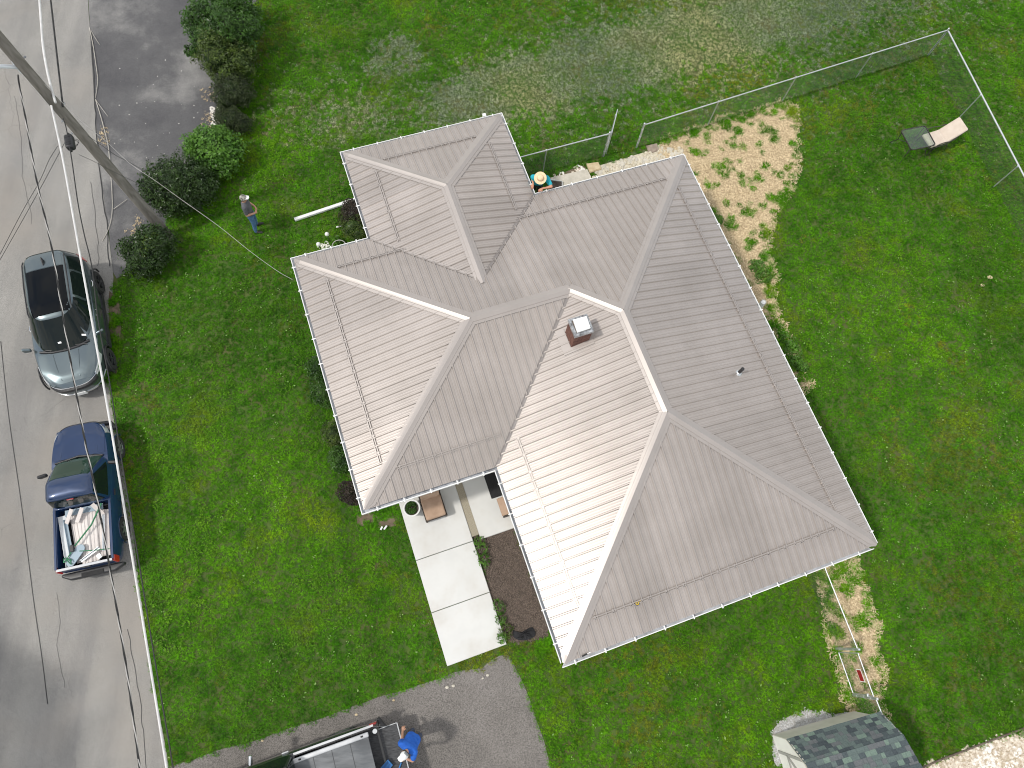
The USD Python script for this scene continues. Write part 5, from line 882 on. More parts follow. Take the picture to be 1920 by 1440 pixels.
# ---------------------------------------------------------------- vehicles
from scipy.interpolate import LinearNDInterpolator
class Shell:
    """a body lofted through rounded plan outlines; ring points at equal angles, 0 = front, 90 = left"""
    def __init__(s, levels, n=96):
        s.n = n; s.t = np.arange(n) * 2 * np.pi / n; R = []; s.lv = levels
        for (z, x0, x1, b, pf, pr) in levels:
            c, sn = np.cos(s.t), np.sin(s.t); xc, a = (x0 + x1) / 2, (x1 - x0) / 2; p = np.where(c >= 0, pf, pr)
            x = xc + a * np.sign(c) * np.abs(c) ** (2 / p); y = b * np.sign(sn) * np.abs(sn) ** (2 / p); zz = z(x, y) if callable(z) else np.full(n, float(z)); R.append(np.stack([x, y, zz], 1))
        s.R = np.array(R)
    def mesh(s):
        L, n = len(s.R), s.n; v = s.R.reshape(-1, 3); i, j = np.meshgrid(np.arange(L - 1), np.arange(n), indexing='ij'); k = (j + 1) % n
        q = np.stack([i * n + j, i * n + k, (i + 1) * n + k, (i + 1) * n + j], -1).reshape(-1, 4); f = np.vstack([q[:, [0, 1, 2]], q[:, [0, 2, 3]]])
        v = np.vstack([v, s.R[0].mean(0), s.R[-1].mean(0)]); a = np.arange(n); b = (a + 1) % n; e = (L - 1) * n
        f = np.vstack([f, np.c_[b, a, np.full(n, L * n)], np.c_[e + a, e + b, np.full(n, L * n + 1)]]); return v, f
    def at(s, t, l):
        l0 = int(min(max(math.floor(l), 0), len(s.R) - 2)); k = l - l0; u = (t / (2 * np.pi) * s.n) % s.n; a = int(u) % s.n; b = (a + 1) % s.n; f = u - int(u)
        return (s.R[l0, a] * (1 - f) + s.R[l0, b] * f) * (1 - k) + (s.R[l0 + 1, a] * (1 - f) + s.R[l0 + 1, b] * f) * k
    def patch(s, ta, tb, la, lb, off=.006, m=14, r=4, ta2=None, tb2=None):
        """a piece laid on the shell between angles and levels; ta2, tb2: the angles at the upper edge"""
        ta2 = ta if ta2 is None else ta2; tb2 = tb if tb2 is None else tb2; P = np.zeros((r + 1, m + 1, 3))
        for i in range(r + 1):
            f = i / r; l = la + (lb - la) * f
            for j in range(m + 1): P[i, j] = s.at((ta + (ta2 - ta) * f) + ((tb + (tb2 - tb) * f) - (ta + (ta2 - ta) * f)) * j / m, l)
        du = np.gradient(P, axis=1); dv = np.gradient(P, axis=0); nn = np.cross(du, dv); nn /= np.linalg.norm(nn, axis=2, keepdims=True) + 1e-9
        c = s.R.reshape(-1, 3).mean(0); sg = np.sign(((P - c) * nn).sum(2)).mean(); nn *= sg if sg else 1
        O = (P + nn * off).reshape(-1, 3); I = (P - nn * .01).reshape(-1, 3); k = (m + 1) * (r + 1); q = [[i * (m + 1) + j, i * (m + 1) + j + 1, (i + 1) * (m + 1) + j + 1, (i + 1) * (m + 1) + j] for i in range(r) for j in range(m)]
        rim = [j for j in range(m + 1)] + [(i + 1) * (m + 1) - 1 for i in range(1, r + 1)] + [r * (m + 1) + j for j in range(m - 1, -1, -1)] + [i * (m + 1) for i in range(r - 1, 0, -1)]
        q += [[rim[z], rim[(z + 1) % len(rim)], k + rim[(z + 1) % len(rim)], k + rim[z]] for z in range(len(rim))]; return MB().add(np.vstack([O, I]), q)
    def t_at_x(s, l, x, side):
        z, x0, x1, b, pf, pr = s.lv[l]; u = (x - (x0 + x1) / 2) / ((x1 - x0) / 2); p = pf if u >= 0 else pr; t = math.acos(min(1, abs(u)) ** (p / 2)); t = t if u >= 0 else math.pi - t; return t if side > 0 else 2 * math.pi - t
def top_of(sh, l0):
    P = sh.R[l0:].reshape(-1, 3); P = np.vstack([P, sh.R[-1].mean(0)]); f = LinearNDInterpolator(P[:, :2], P[:, 2]); zm = P[:, 2].min(); return lambda x, y: float(np.nan_to_num(f(x, y), nan=zm))
def sheet_on(zf, xs, ys, off=.006, th=.012):
    """a panel following the height field zf over a grid; xs: stations, ys(x) -> half width"""
    m = 12; O = np.array([[(x, y, zf(x, y) + off) for y in np.linspace(-ys(x), ys(x), m + 1)] for x in xs]); r = len(xs) - 1; O = O.reshape(-1, 3); I = O - [0, 0, th]; k = len(O)
    q = [[i * (m + 1) + j, i * (m + 1) + j + 1, (i + 1) * (m + 1) + j + 1, (i + 1) * (m + 1) + j] for i in range(r) for j in range(m)]; rim = [j for j in range(m + 1)] + [(i + 1) * (m + 1) - 1 for i in range(1, r + 1)] + [r * (m + 1) + j for j in range(m - 1, -1, -1)] + [i * (m + 1) for i in range(r - 1, 0, -1)]
    return MB().add(np.vstack([O, I]), q + [[rim[z], rim[(z + 1) % len(rim)], k + rim[(z + 1) % len(rim)], k + rim[z]] for z in range(len(rim))])
def to_m3(mesh): v, f = mesh; return m3.Manifold(m3.Mesh(np.asarray(v, np.float32), np.asarray(f, np.uint32)))
def wheel(t, x, y, r, w, rim='rim_metal', spokes=5):
    sgn = 1 if y > 0 else -1; pf = np.array([(r * .62, -w / 2), (r * .9, -w / 2), (r * .985, -w * .36), (r, -w * .2), (r, w * .2), (r * .985, w * .36), (r * .9, w / 2), (r * .62, w / 2), (r * .60, 0), (r * .62, -w / 2)])
    T = trimesh.transformations.rotation_matrix(-sgn * math.pi / 2, [1, 0, 0]); ty = trimesh.creation.revolve(pf, sections=36); ty.apply_transform(T); ty.apply_translation([x, y, r]); wp = t.part('wheel', ty, 'rubber', smooth=35)
    mb = MB(); d = trimesh.creation.cylinder(r * .62, w * .3, sections=28); d.apply_transform(T); d.apply_translation([x, y, r]); t.part('hub', d, 'rim_dark', under=wp)
    for k in range(spokes):
        a = k * 2 * np.pi / spokes + .3; mb.tube([(x, y + sgn * w * .36, r), (x + math.cos(a) * r * .58, y + sgn * w * .40, r + math.sin(a) * r * .58)], [r * .13, r * .09], 6)
    ri = trimesh.creation.torus(r * .59, r * .05, 32, 8); ri.apply_transform(T); ri.apply_translation([x, y + sgn * w * .40, r]); mb.tm(ri); c = trimesh.creation.cylinder(r * .15, .02, sections=14); c.apply_transform(T); c.apply_translation([x, y + sgn * w * .45, r]); mb.tm(c); t.part('rim', mb, rim, smooth=40, under=wp)
def cyl_y(x, y0, y1, r, z): return m3.Manifold.cylinder(abs(y1 - y0), r, r, 40).rotate((90, 0, 0)).translate((x, max(y0, y1), z))
def mirror_part(t, x, y, z, m, s=1.0):
    sg = 1 if y > 0 else -1; t.part('side_mirror', m3.Manifold.batch_hull([m3.Manifold.sphere(.045 * s, 12).translate((x + dx, y + sg * dy, z + dz)) for dx, dy, dz in ((0, .05, 0), (-.03, .20, .02), (-.02, .19, -.07), (0, .06, -.06))]), m, smooth=45)

def make_suv():
    t = Thing('car', 'dark grey green utility car with black glass roof parked at the road edge', 'car', loc, rz_)
    def deck(x, y): 
        base = np.where(x > .95, 1.03 - .075 * np.clip((x - .95) / 1.1, 0, 1) - .10 * np.clip((x - 1.55) / .6, 0, 1) ** 2, 1.03 + 0 * x); return base
    zsh = lambda x, y: deck(x, y) - .07
    S = Shell([(.22, -2.02, 2.02, .80, 3.4, 4.5), (.34, -2.14, 2.14, .88, 3.2, 4.5), (.62, -2.18, 2.18, .905, 3.2, 4.5), (.80, -2.17, 2.15, .90, 3.2, 4.5), (zsh, -2.13, 2.08, .875, 3.2, 4.5), (lambda x, y: deck(x, y) - .015, -2.08, 2.02, .83, 3.2, 4.5), (lambda x, y: deck(x, y) + .012, -1.95, 1.80, .66, 3.2, 4.5), (lambda x, y: deck(x, y) + .028, -1.3, 1.0, .25, 3, 4)])
    body = to_m3(S.mesh()); wx = (1.30, -1.30)
    for x in wx:
        for sg in (-1, 1): body = body - cyl_y(x, sg * .62, sg * 1.1, .385, .35)
    t.part('body', body, 'suv_paint', smooth=30)
    for x in wx:
        for sg in (-1, 1):
            wheel(t, x, sg * .80, .345, .22, 'rim_dark', 5)
            a = np.linspace(-.15, math.pi + .15, 16); t.part('arch_trim', MB().tube([(x + .405 * math.cos(k), sg * .90, .35 + .405 * math.sin(k)) for k in a], .028, 6), 'black_plastic', smooth=60)
    for sg in (-1, 1): t.part('sill', MB().box((0, sg * .885, .30), (1.75, .05, .14)), 'black_plastic')
    Gh = Shell([(1.0, -2.10, 1.12, .855, 2.9, 4.0), (1.12, -2.06, .98, .82, 2.9, 4.2), (1.42, -1.95, .50, .68, 3.2, 4.5), (1.56, -1.88, .27, .605, 3.4, 5), (1.61, -1.80, .16, .55, 3.4, 5), (1.645, -1.4, -.1, .38, 3, 4), (1.655, -1.0, -.5, .15, 3, 3)])
    cab = t.part('cabin', Gh.mesh(), 'suv_paint', smooth=50)
    D = math.radians; t.part('windshield', Gh.patch(-D(39), D(39), .25, 3.0, .007, 22, 6), 'car_glass'); t.part('rear_window', Gh.patch(D(146), D(214), .9, 3.0, .007, 16, 5), 'car_glass')
    for sg in (1, -1):
        for xa, xb, xa2, xb2 in ((.66, -.28, .20, -.28), (-.36, -1.15, -.36, -1.12), (-1.22, -1.78, -1.19, -1.62)):
            t.part('side_window', Gh.patch(Gh.t_at_x(1, xa, sg), Gh.t_at_x(1, xb, sg), .85, 2.85, .006, 14, 5, Gh.t_at_x(3, xa2, sg), Gh.t_at_x(3, xb2, sg)), 'car_glass')
    zr = top_of(Gh, 2)
    t.part('roof_panel', sheet_on(zr, np.linspace(-1.30, .14, 16), lambda x: .50, .010), 'roof_glass', smooth=40); t.part('roof_skin', sheet_on(zr, np.linspace(-1.82, -1.32, 8), lambda x: .48, .008), 'suv_paint', smooth=40)
    for sg in (-1, 1): t.part('roof_rail', MB().tube([(.10, sg * .565, 1.60), (0, sg * .57, 1.645), (-.8, sg * .58, 1.66), (-1.55, sg * .565, 1.645), (-1.68, sg * .55, 1.60)], .018, 8), 'black_plastic', smooth=60)
    t.part('antenna_fin', m3.Manifold.batch_hull([m3.Manifold.sphere(.02, 8).translate(p) for p in ((-1.42, 0, 1.66), (-1.60, 0, 1.66), (-1.60, 0, 1.74))]), 'black_plastic', smooth=50)
    zh = top_of(S, 3)
    t.part('hood', sheet_on(zh, np.linspace(1.02, 1.96, 14), lambda x: .74 - .20 * max(0, (x - 1.2) / .76) ** 2.2, .010), 'suv_paint', smooth=35)
    for sg in (-1, 1): t.part('hood_crease', MB().tube([(1.1, sg * .34, zh(1.1, .34) + .014), (1.5, sg * .30, zh(1.5, .3) + .015), (1.88, sg * .24, zh(1.88, .24) + .012)], .010, 5), 'suv_paint', smooth=60)
    t.part('cowl', MB().tube([(.92, -.66, 1.06), (1.02, -.35, 1.065), (1.05, 0, 1.068), (1.02, .35, 1.065), (.92, .66, 1.06)], .035, 8), 'black_plastic', smooth=60)
    for y0, y1 in ((.05, -.55), (.60, .02)): t.part('wiper', MB().tube([(1.03, y0, 1.085), (.97, (y0 + y1) / 2, 1.10), (.93, y1, 1.10)], .009, 5), 'black_plastic')
    t.part('grille', S.patch(-D(33), D(33), 2.5, 3.9, .012, 16, 3), 'black_plastic'); t.part('grille_strip', S.patch(-D(46), D(46), 3.72, 3.86, .022, 20, 1), 'chrome'); t.part('bumper_strip', S.patch(-D(50), D(50), 1.4, 1.6, .016, 20, 1), 'chrome')
    for sg in (1, -1):
        a, b = (D(34), D(62)) if sg > 0 else (-D(62), -D(34)); t.part('headlight', S.patch(a, b, 3.15, 4.15, .012, 10, 2), 'clear_lens'); a, b = (D(132), D(152)) if sg > 0 else (D(208), D(228)); t.part('tail_light', S.patch(a, b, 2.6, 4.2, .012, 8, 2), 'red_lens')
        mirror_part(t, .78, sg * .86, 1.10, 'suv_paint')
        for x in (.02, -.95): t.part('door_handle', MB().tube([(x + .10, sg * .895, .90), (x + .05, sg * .925, .905), (x - .05, sg * .925, .905), (x - .10, sg * .895, .90)], .013, 6), 'chrome', smooth=60)
        for x in (.72, -.31, -1.18): t.part('door_seam', MB().tube([(x, sg * .884, .96), (x - .01, sg * .905, .80), (x, sg * .911, .62), (x + .01, sg * .897, .42)], .006, 4), 'black_plastic')
    t.part('number_plate', MB().box((2.19, 0, .50), (.02, .32, .15)), 'white_plastic')
    t.part('dash_card', MB().box((.86, -.05, 1.215), (.05, .09, .006), ry=.55), 'white_plastic'); t.part('sticker', MB().box((.80, .60, 1.20), (.05, .12, .004), ry=.55, rz=-.3), 'white_plastic')
    return t
wl_f, wl_r = G(210, 672, .35), G(187, 530, .35); hd = (wl_f - wl_r); hd[2] = 0; hd /= np.linalg.norm(hd); lf = np.array([-hd[1], hd[0], 0]); loc = (wl_f + wl_r) / 2 - lf * .90; loc[2] = .0125; rz_ = math.atan2(hd[1], hd[0]); make_suv()

def make_pickup(label, loc, rz, paint, L=4.15, b=.75, cover=False, gate_open=False, tag_glass='car_glass_green', rz2=0):
    t = Thing('pickup_truck', label, 'pickup truck', loc, rz); x0, x1 = -L / 2 + .06, L / 2; ZB = 1.0
    def deck(x, y): return np.where(x > .7, ZB + .03 - .05 * np.clip((x - .7) / 1.3, 0, 1) - .07 * np.clip((x - 1.6) / .5, 0, 1) ** 2, ZB + 0 * x)
    S = Shell([(.30, x0 + .05, x1 - .12, b * .9, 4.5, 9), (.42, x0, x1 - .02, b * .97, 4.2, 10), (.70, x0, x1, b, 4.2, 10), (.86, x0, x1 - .01, b * .995, 4.2, 10), (lambda x, y: deck(x, y) - .05, x0, x1 - .03, b * .975, 4.2, 10), (lambda x, y: deck(x, y), x0 + .01, x1 - .08, b * .95, 4.2, 10), (lambda x, y: deck(x, y) + .012, x0 + .3, x1 - .35, b * .7, 4, 6)], 112)
    body = to_m3(S.mesh()); wx = (L * .5 - .72, -L * .5 + .95); bx0, bx1 = x0 + .05, -.34
    body = body - m3.Manifold.cube((bx1 - bx0, 2 * b * .86, 1.0)).translate((bx0, -b * .86, .58))
    if gate_open: body = body - m3.Manifold.cube((.3, 2 * b * .84, 1.0)).translate((x0 - .2, -b * .84, .58))
    for x in wx:
        for sg in (-1, 1): body = body - cyl_y(x, sg * (b - .26), sg * (b + .3), .36, .33)
    t.part('body', body, paint, smooth=28)
    t.part('bed_floor', MB().box(((bx0 + bx1) / 2, 0, .585), (bx1 - bx0 - .004, 2 * b * .86 - .004, .006)), 'bed_liner')
    n = 9
    for k in range(n): t.part('bed_rib', MB().box(((bx0 + bx1) / 2, -b * .8 + 2 * b * .8 * k / (n - 1), .594), (bx1 - bx0 - .02, .035, .010)), 'bed_liner')
    for sg in (-1, 1): t.part('bed_rail', MB().box(((bx0 + bx1) / 2, sg * b * .915, ZB + .008), (bx1 - bx0 + .02, .05, .02)), paint if not cover else 'tonneau_rail')
    for x in wx:
        for sg in (-1, 1):
            wheel(t, x, sg * (b - .10), .33, .2, 'rim_metal', 6); a = np.linspace(-.1, math.pi + .1, 16); t.part('arch_trim', MB().tube([(x + .372 * math.cos(k), sg * (b - .005), .33 + .372 * math.sin(k)) for k in a], .016, 6), paint, smooth=60)
    Gh = Shell([(ZB - .02, -.33, .98, b * .965, 4.2, 10), (ZB + .10, -.33, .90, b * .94, 4.2, 10), (ZB + .52, -.29, .42, b * .80, 4.5, 9), (ZB + .64, -.26, .30, b * .74, 4.5, 8), (ZB + .685, -.18, .2, b * .62, 4, 5), (ZB + .70, -.1, .1, b * .3, 3, 4)], 112)
    t.part('cab', Gh.mesh(), paint, smooth=40); D = math.radians
    t.part('windshield', Gh.patch(-D(41), D(41), .5, 2.9, .007, 20, 5), tag_glass); t.part('rear_window', Gh.patch(D(140), D(220), 1.1, 2.75, .007, 16, 4), 'car_glass')
    for sg in (1, -1): t.part('side_window', Gh.patch(Gh.t_at_x(1, .68, sg), Gh.t_at_x(1, -.24, sg), 1.0, 2.75, .006, 14, 4, Gh.t_at_x(2, .30, sg), Gh.t_at_x(2, -.22, sg)), 'car_glass')
    zh = top_of(S, 4)
    t.part('hood', sheet_on(zh, np.linspace(.98, x1 - .16, 12), lambda x: b * .86 - .08 * max(0, (x - 1.3) / .7) ** 3, .010), paint, smooth=35)
    for sg in (-1, 1): t.part('hood_crease', MB().tube([(1.02, sg * b * .62, zh(1.02, b * .62) + .008), (x1 - .25, sg * b * .56, zh(x1 - .25, b * .56) + .008)], .008, 5), paint)
    t.part('cowl', MB().tube([(.90, -b * .8, ZB + .05), (.99, 0, ZB + .058), (.90, b * .8, ZB + .05)], .03, 8), 'black_plastic', smooth=60)
    for y0, y1 in ((.0, -.42), (.5, .06)): t.part('wiper', MB().tube([(.97, y0, ZB + .085), (.90, (y0 + y1) / 2, ZB + .12), (.87, y1, ZB + .12)], .008, 5), 'black_plastic')
    t.part('brake_light', MB().box((-.285, 0, ZB + .585), (.03, .16, .03)), 'red_lens'); t.part('grille', S.patch(-D(36), D(36), 2.1, 4.2, .012, 16, 3), 'black_plastic')
    t.part('front_bumper', MB().tube([(x1 - .22, -b * .98, .52), (x1 - .02, -b * .8, .52), (x1 + .03, 0, .52), (x1 - .02, b * .8, .52), (x1 - .22, b * .98, .52)], .075, 8), 'chrome' if cover else 'black_plastic', smooth=60)
    t.part('rear_bumper', m3.Manifold.batch_hull([m3.Manifold.sphere(.05, 10).translate((x0 + dx, sg * b * w_, z)) for sg in (-1, 1) for dx, w_ in ((-.06, .97), (-.16, .72)) for z in (.46, .54)]), 'black_plastic', smooth=40); t.part('bumper_step', MB().box((x0 - .14, 0, .597), (.10, .55, .012)), 'rubber')
    for sg in (1, -1):
        a, b_ = (D(30), D(52)) if sg > 0 else (-D(52), -D(30)); t.part('headlight', S.patch(a, b_, 2.4, 4.3, .012, 8, 2), 'clear_lens'); t.part('tail_light', m3.Manifold.batch_hull([m3.Manifold.sphere(.03, 8).translate((x0 + dx, sg * (b - .06), z)) for dx in (-.0, .12) for z in (.70, .93)]), 'red_lens', smooth=40)
        mirror_part(t, .62, sg * (b + .0), ZB + .16, 'black_plastic' if not cover else 'chrome', 1.0); t.part('door_handle', MB().box((-.12, sg * (b + .012), .86), (.16, .03, .035)), 'black_plastic' if not cover else 'chrome')
        for x in (.80, -.30): t.part('door_seam', MB().tube([(x, sg * b * .975, ZB - .05), (x, sg * (b + .001), .7), (x, sg * b * .98, .44)], .006, 4), 'black_plastic')
    tg = MB()
    if gate_open: 
        t.part('tailgate', MB().box((x0 - .24, 0, .60), (.46, 2 * b * .74, .05)), 'bed_liner'); t.part('gate_edge', MB().box((x0 - .475, 0, .605), (.022, 2 * b * .74, .06)), 'tonneau_rail')
        for y in np.linspace(-b * .64, b * .64, 8): t.part('gate_rib', MB().box((x0 - .24, y, .628), (.38, .03, .008)), 'bed_liner')
        for sg in (-1, 1): t.part('gate_end', MB().box((x0 - .24, sg * b * .747, .602), (.46, .016, .058)), 'tonneau_rail'); t.part('gate_cable', MB().tube([(x0 + .02, sg * b * .86, .95), (x0 - .3, sg * b * .73, .64)], .006, 5), 'weathered_metal')
    else:
        t.part('tailgate', MB().box((x0 + .025, 0, .79), (.05, 2 * b * .87, .42)), paint); t.part('gate_cap', MB().box((x0 + .02, 0, ZB + .004), (.06, 2 * b * .90, .02)), 'chrome'); t.part('gate_handle', MB().box((x0 - .006, 0, .86), (.02, .2, .08)), 'black_plastic')
    return t, bx0, bx1
hl, hr, br, bl_ = G(102, 806, .95), G(197, 786, .95), G(209, 1050, .95), G(112, 1073, .95); fwd = (hl + hr) / 2 - (br + bl_) / 2; fwd[2] = 0; LL = np.linalg.norm(fwd); fwd /= LL; cpt = ((hl + hr) / 2 + (br + bl_) / 2) / 2 - fwd * .0; cpt[2] = .0125; rzp = math.atan2(fwd[1], fwd[0])
pk, bx0, bx1 = make_pickup('dark blue pickup truck with scrap filled open bed parked at the road edge', cpt, rzp, 'blue_paint', L=LL + .12, b=.755)
def PK(x, y, z): return cpt + np.array([math.cos(rzp) * x - math.sin(rzp) * y, math.sin(rzp) * x + math.cos(rzp) * y, z])
bc = (bx0 + bx1) / 2; bl = bx1 - bx0
# load in the bed: local x forward, y left
def cargo(name, label, cat, mesh, m, loc_, extra=(), smooth=False):
    t = Thing(name, label, cat, PK(*loc_), rzp); t.part('sheet' if not extra else 'body', mesh, m, smooth=smooth)
    for nm, me, mm in extra: t.part(nm, me, mm, smooth=40)
    return t
def ribbed(L, w, h=.02, k=3):
    mb = MB(); x = [-w / 2 + w * i / (k * 4) for i in range(k * 4 + 1)]; z = [h if i % 4 in (1, 2) else 0 for i in range(k * 4 + 1)]
    for i in range(k * 4): mb.add([(-L / 2, x[i], z[i]), (-L / 2, x[i + 1], z[i + 1]), (L / 2, x[i + 1], z[i + 1]), (L / 2, x[i], z[i]), (-L / 2, x[i], z[i] - .004), (-L / 2, x[i + 1], z[i + 1] - .004), (L / 2, x[i + 1], z[i + 1] - .004), (L / 2, x[i], z[i] - .004)], [[0, 1, 2, 3], [4, 7, 6, 5], [0, 4, 5, 1], [2, 6, 7, 3], [0, 3, 7, 4], [1, 5, 6, 2]])
    return mb
words = ['second pale ribbed metal offcut from the left side of the blue pickup bed', 'middle pale ribbed metal offcut lying lengthwise in the blue pickup bed', 'pale ribbed metal offcut right of the middle in the blue pickup bed', 'pale ribbed metal offcut furthest right in the blue pickup bed']
for k, (y, z, tw, L_) in enumerate([(.22, .80, .10, 1.30), (.03, .86, .05, 1.42), (-.16, .84, .02, 1.40), (-.36, .80, -.04, 1.22)]):
    m = ribbed(L_, .25, .014, 3); v, f = m.mesh(); v = trimesh.transform_points(v, trimesh.transformations.euler_matrix(.06 * (k - 1.5), -.03, tw)); cargo('metal_offcut', words[k], 'metal offcut', (v, f), 'panel_pale', (bc - .02, y, z))
for k, (y, z, tw, ln, w, m, lab) in enumerate([(.50, .84, .10, 1.35, .17, 'panel_white', 'white flashing board along the left wall of the blue pickup bed'), (.40, .90, .12, 1.10, .08, 'panel_blue', 'narrow blue grey flashing beside the white board in the blue pickup bed'), (-.53, .86, -.02, 1.2, .10, 'panel_pale', 'narrow pale trim along the right wall of the blue pickup bed'), (-.47, .92, -.05, .95, .05, 'panel_white', 'white trim strip near the right wall of the blue pickup bed')]):
    v, f = MB().box((0, 0, 0), (ln, w, .012)).box((0, w / 2, .02), (ln, .010, .05)).mesh(); v = trimesh.transform_points(v, trimesh.transformations.euler_matrix(.15, -.03, tw)); cargo('flashing', lab, 'flashing', (v, f), m, (bc - .05, y, z))
for k, (x, y, z, a, ry, lab) in enumerate([(bx1 - .22, .34, .98, -.55, .5, 'pale sheet scrap sticking up at the front left of the blue pickup bed'), (bx1 - .24, .08, .98, -.55, .5, 'pale folded sheet scrap sticking up at the front middle of the blue pickup bed'), (bx1 - .20, -.38, 1.0, .6, .45, 'pale scrap corner at the front right of the blue pickup bed')]):
    v, f = MB().box((0, 0, 0), (.40, .10, .008)).box((0, -.05, .02), (.40, .008, .045)).mesh(); v = trimesh.transform_points(v, trimesh.transformations.euler_matrix(.2, -ry * .6, a)); cargo('metal_scrap', lab, 'metal scrap', (v, f), 'panel_pale', (x, y, z))
v, f = MB().box((0, 0, 0), (.16, .95, .010)).mesh(); cargo('flashing', 'pale blue sheet lying across the front of the blue pickup bed', 'flashing', (v, f), 'panel_blue', (bx1 - .11, 0, .90))
sl = Thing('tie_strap', 'dark green tie strap running diagonally across the load of the blue pickup', 'strap', PK(bx0 + .3, .3, 1.0), rzp); sl.part('webbing', MB().tube([PK(bx1 - .06, -.50, 1.03), PK(bc + .2, -.2, .985), PK(bx0 + .52, .22, .98)], .022, 6), 'strap_green', world=True); sl.part('buckle', rbox(.18, .10, .06, .02).rotate((0, 0, 0)).translate((.16, -.02, .0)), 'black_plastic', smooth=40)
gg = np.random.default_rng(8); sl.part('loose_end', MB().tube(catmull(np.array([PK(bx0 + .46, .24, 1.0)] + [PK(bx0 + .16 + gg.uniform(-.1, .16), .38 + gg.uniform(-.11, .11), .99 + gg.uniform(-.02, .05)) for _ in range(9)]), 4), .014, 5), 'strap_green', world=True)
st2 = Thing('tie_strap', 'thin pale green strap across the back of the blue pickup load', 'strap', PK(bx0 + .35, 0, 1.0), rzp); st2.part('webbing', MB().tube([PK(bx0 + .36, .12, .97), PK(bx0 + .30, -.25, .95), PK(bx0 + .26, -.60, .96)], .012, 5), 'strap_green', world=True)
cargo('plastic_tub_lid', 'blue grey curved plastic lid at the back of the blue pickup bed', 'lid', m3.Manifold.batch_hull([m3.Manifold.cylinder(.03, .11, .11, 24).translate((x, y, 0)) for x, y in ((-.13, .13), (.16, -.11))]), 'panel_blue', (bx0 + .26, .22, .93), smooth=40)
br_ = cargo('angle_bracket', 'grey metal angle lying across the back of the blue pickup bed', 'bracket', MB().box((0, 0, 0), (.06, .52, .012), rz=.5).box((.02, .01, .025), (.012, .52, .05), rz=.5), 'galvanised', (bx0 + .22, -.12, .93)); br_.part('foot', MB().box((-.10, -.23, .02), (.12, .10, .05), rz=.5), 'galvanised')
# ----- black pickup on the lower drive
rrr = G(490 + 1290 / 6, 1340 + 170 / 6, 1.0); h3 = np.array([-.955, -.297, 0]); n3 = np.array([h3[1], -h3[0], 0]); n3 = n3 if n3[1] > 0 else -n3; b3 = .93; L3 = 4.75
cp3 = rrr - n3 * .73 + h3 * (L3 / 2 - .06); cp3[2] = .0125; rz3 = math.atan2(h3[1], h3[0])
p3, tb0, tb1 = make_pickup('black pickup truck with a grey bed cover and lowered tailgate on the lower drive', cp3, rz3, 'black_paint', L=L3, b=b3, cover=True, gate_open=True, tag_glass='car_glass')
def P3(x, y, z): return cp3 + np.array([math.cos(rz3) * x - math.sin(rz3) * y, math.sin(rz3) * x + math.cos(rz3) * y, z])
tc0, tc1 = tb0 + .16, tb1 + .02
p3.part('bed_cover', MB().box(((tc0 + tc1) / 2, 0, 1.035), (tc1 - tc0, 1.29, .03)), 'tonneau')
for k in range(3): p3.part('cover_fold', MB().box((tc0 + (tc1 - tc0) * (k + 1) / 4, 0, 1.0515), (.012, 1.29, .006)), 'bed_liner')
for sg in (-1, 1):
    p3.part('cover_rail', m3.Manifold.batch_hull([m3.Manifold.sphere(.022, 8).translate((x, sg * (.70 + dy), 1.04)) for x in (tc0 + .0, tc1) for dy in (-.035, .035)]), 'tonneau_rail', smooth=40)
    for x in (tc0 + .14, tc1 - .14): p3.part('stake_pocket', MB().box((x, sg * .70, 1.063), (.06, .04, .006)), 'black_plastic')
p3.part('corner_lamp', trimesh.creation.cylinder(.055, .05, sections=20).apply_translation((-L3 / 2 + .09, -.71, 1.0)), 'clear_lens', smooth=40)
bxn = Thing('tool_box', 'open blue plastic tool tray lying on the lowered tailgate edge of the black pickup', 'tool tray', P3(tb0 - .02, .17, .66), rz3 + .5)
bxn.part('base', MB().box((0, 0, 0), (.30, .17, .02)), 'crate_blue')
for dx, dy, sx_, sy_ in ((0, .08, .30, .015), (0, -.08, .30, .015), (.145, 0, .015, .145), (-.145, 0, .015, .145)): bxn.part('side', MB().box((dx, dy, .045), (sx_, sy_, .07)), 'crate_blue')
bxn.part('handle', MB().box((0, 0, .05), (.26, .02, .05)), 'crate_blue')
ct = Thing('tool_roll', 'pale tool lying on the lowered tailgate beside the man in blue', 'tool', P3(-L3 / 2 - .20, .30, .67), rz3 + .9); ct.part('handle', MB().tube([(-.14, 0, 0), (.05, 0, 0)], .016, 8), 'crate_blue'); ct.part('head', MB().box((.10, 0, 0), (.12, .05, .03)), 'galvanised')
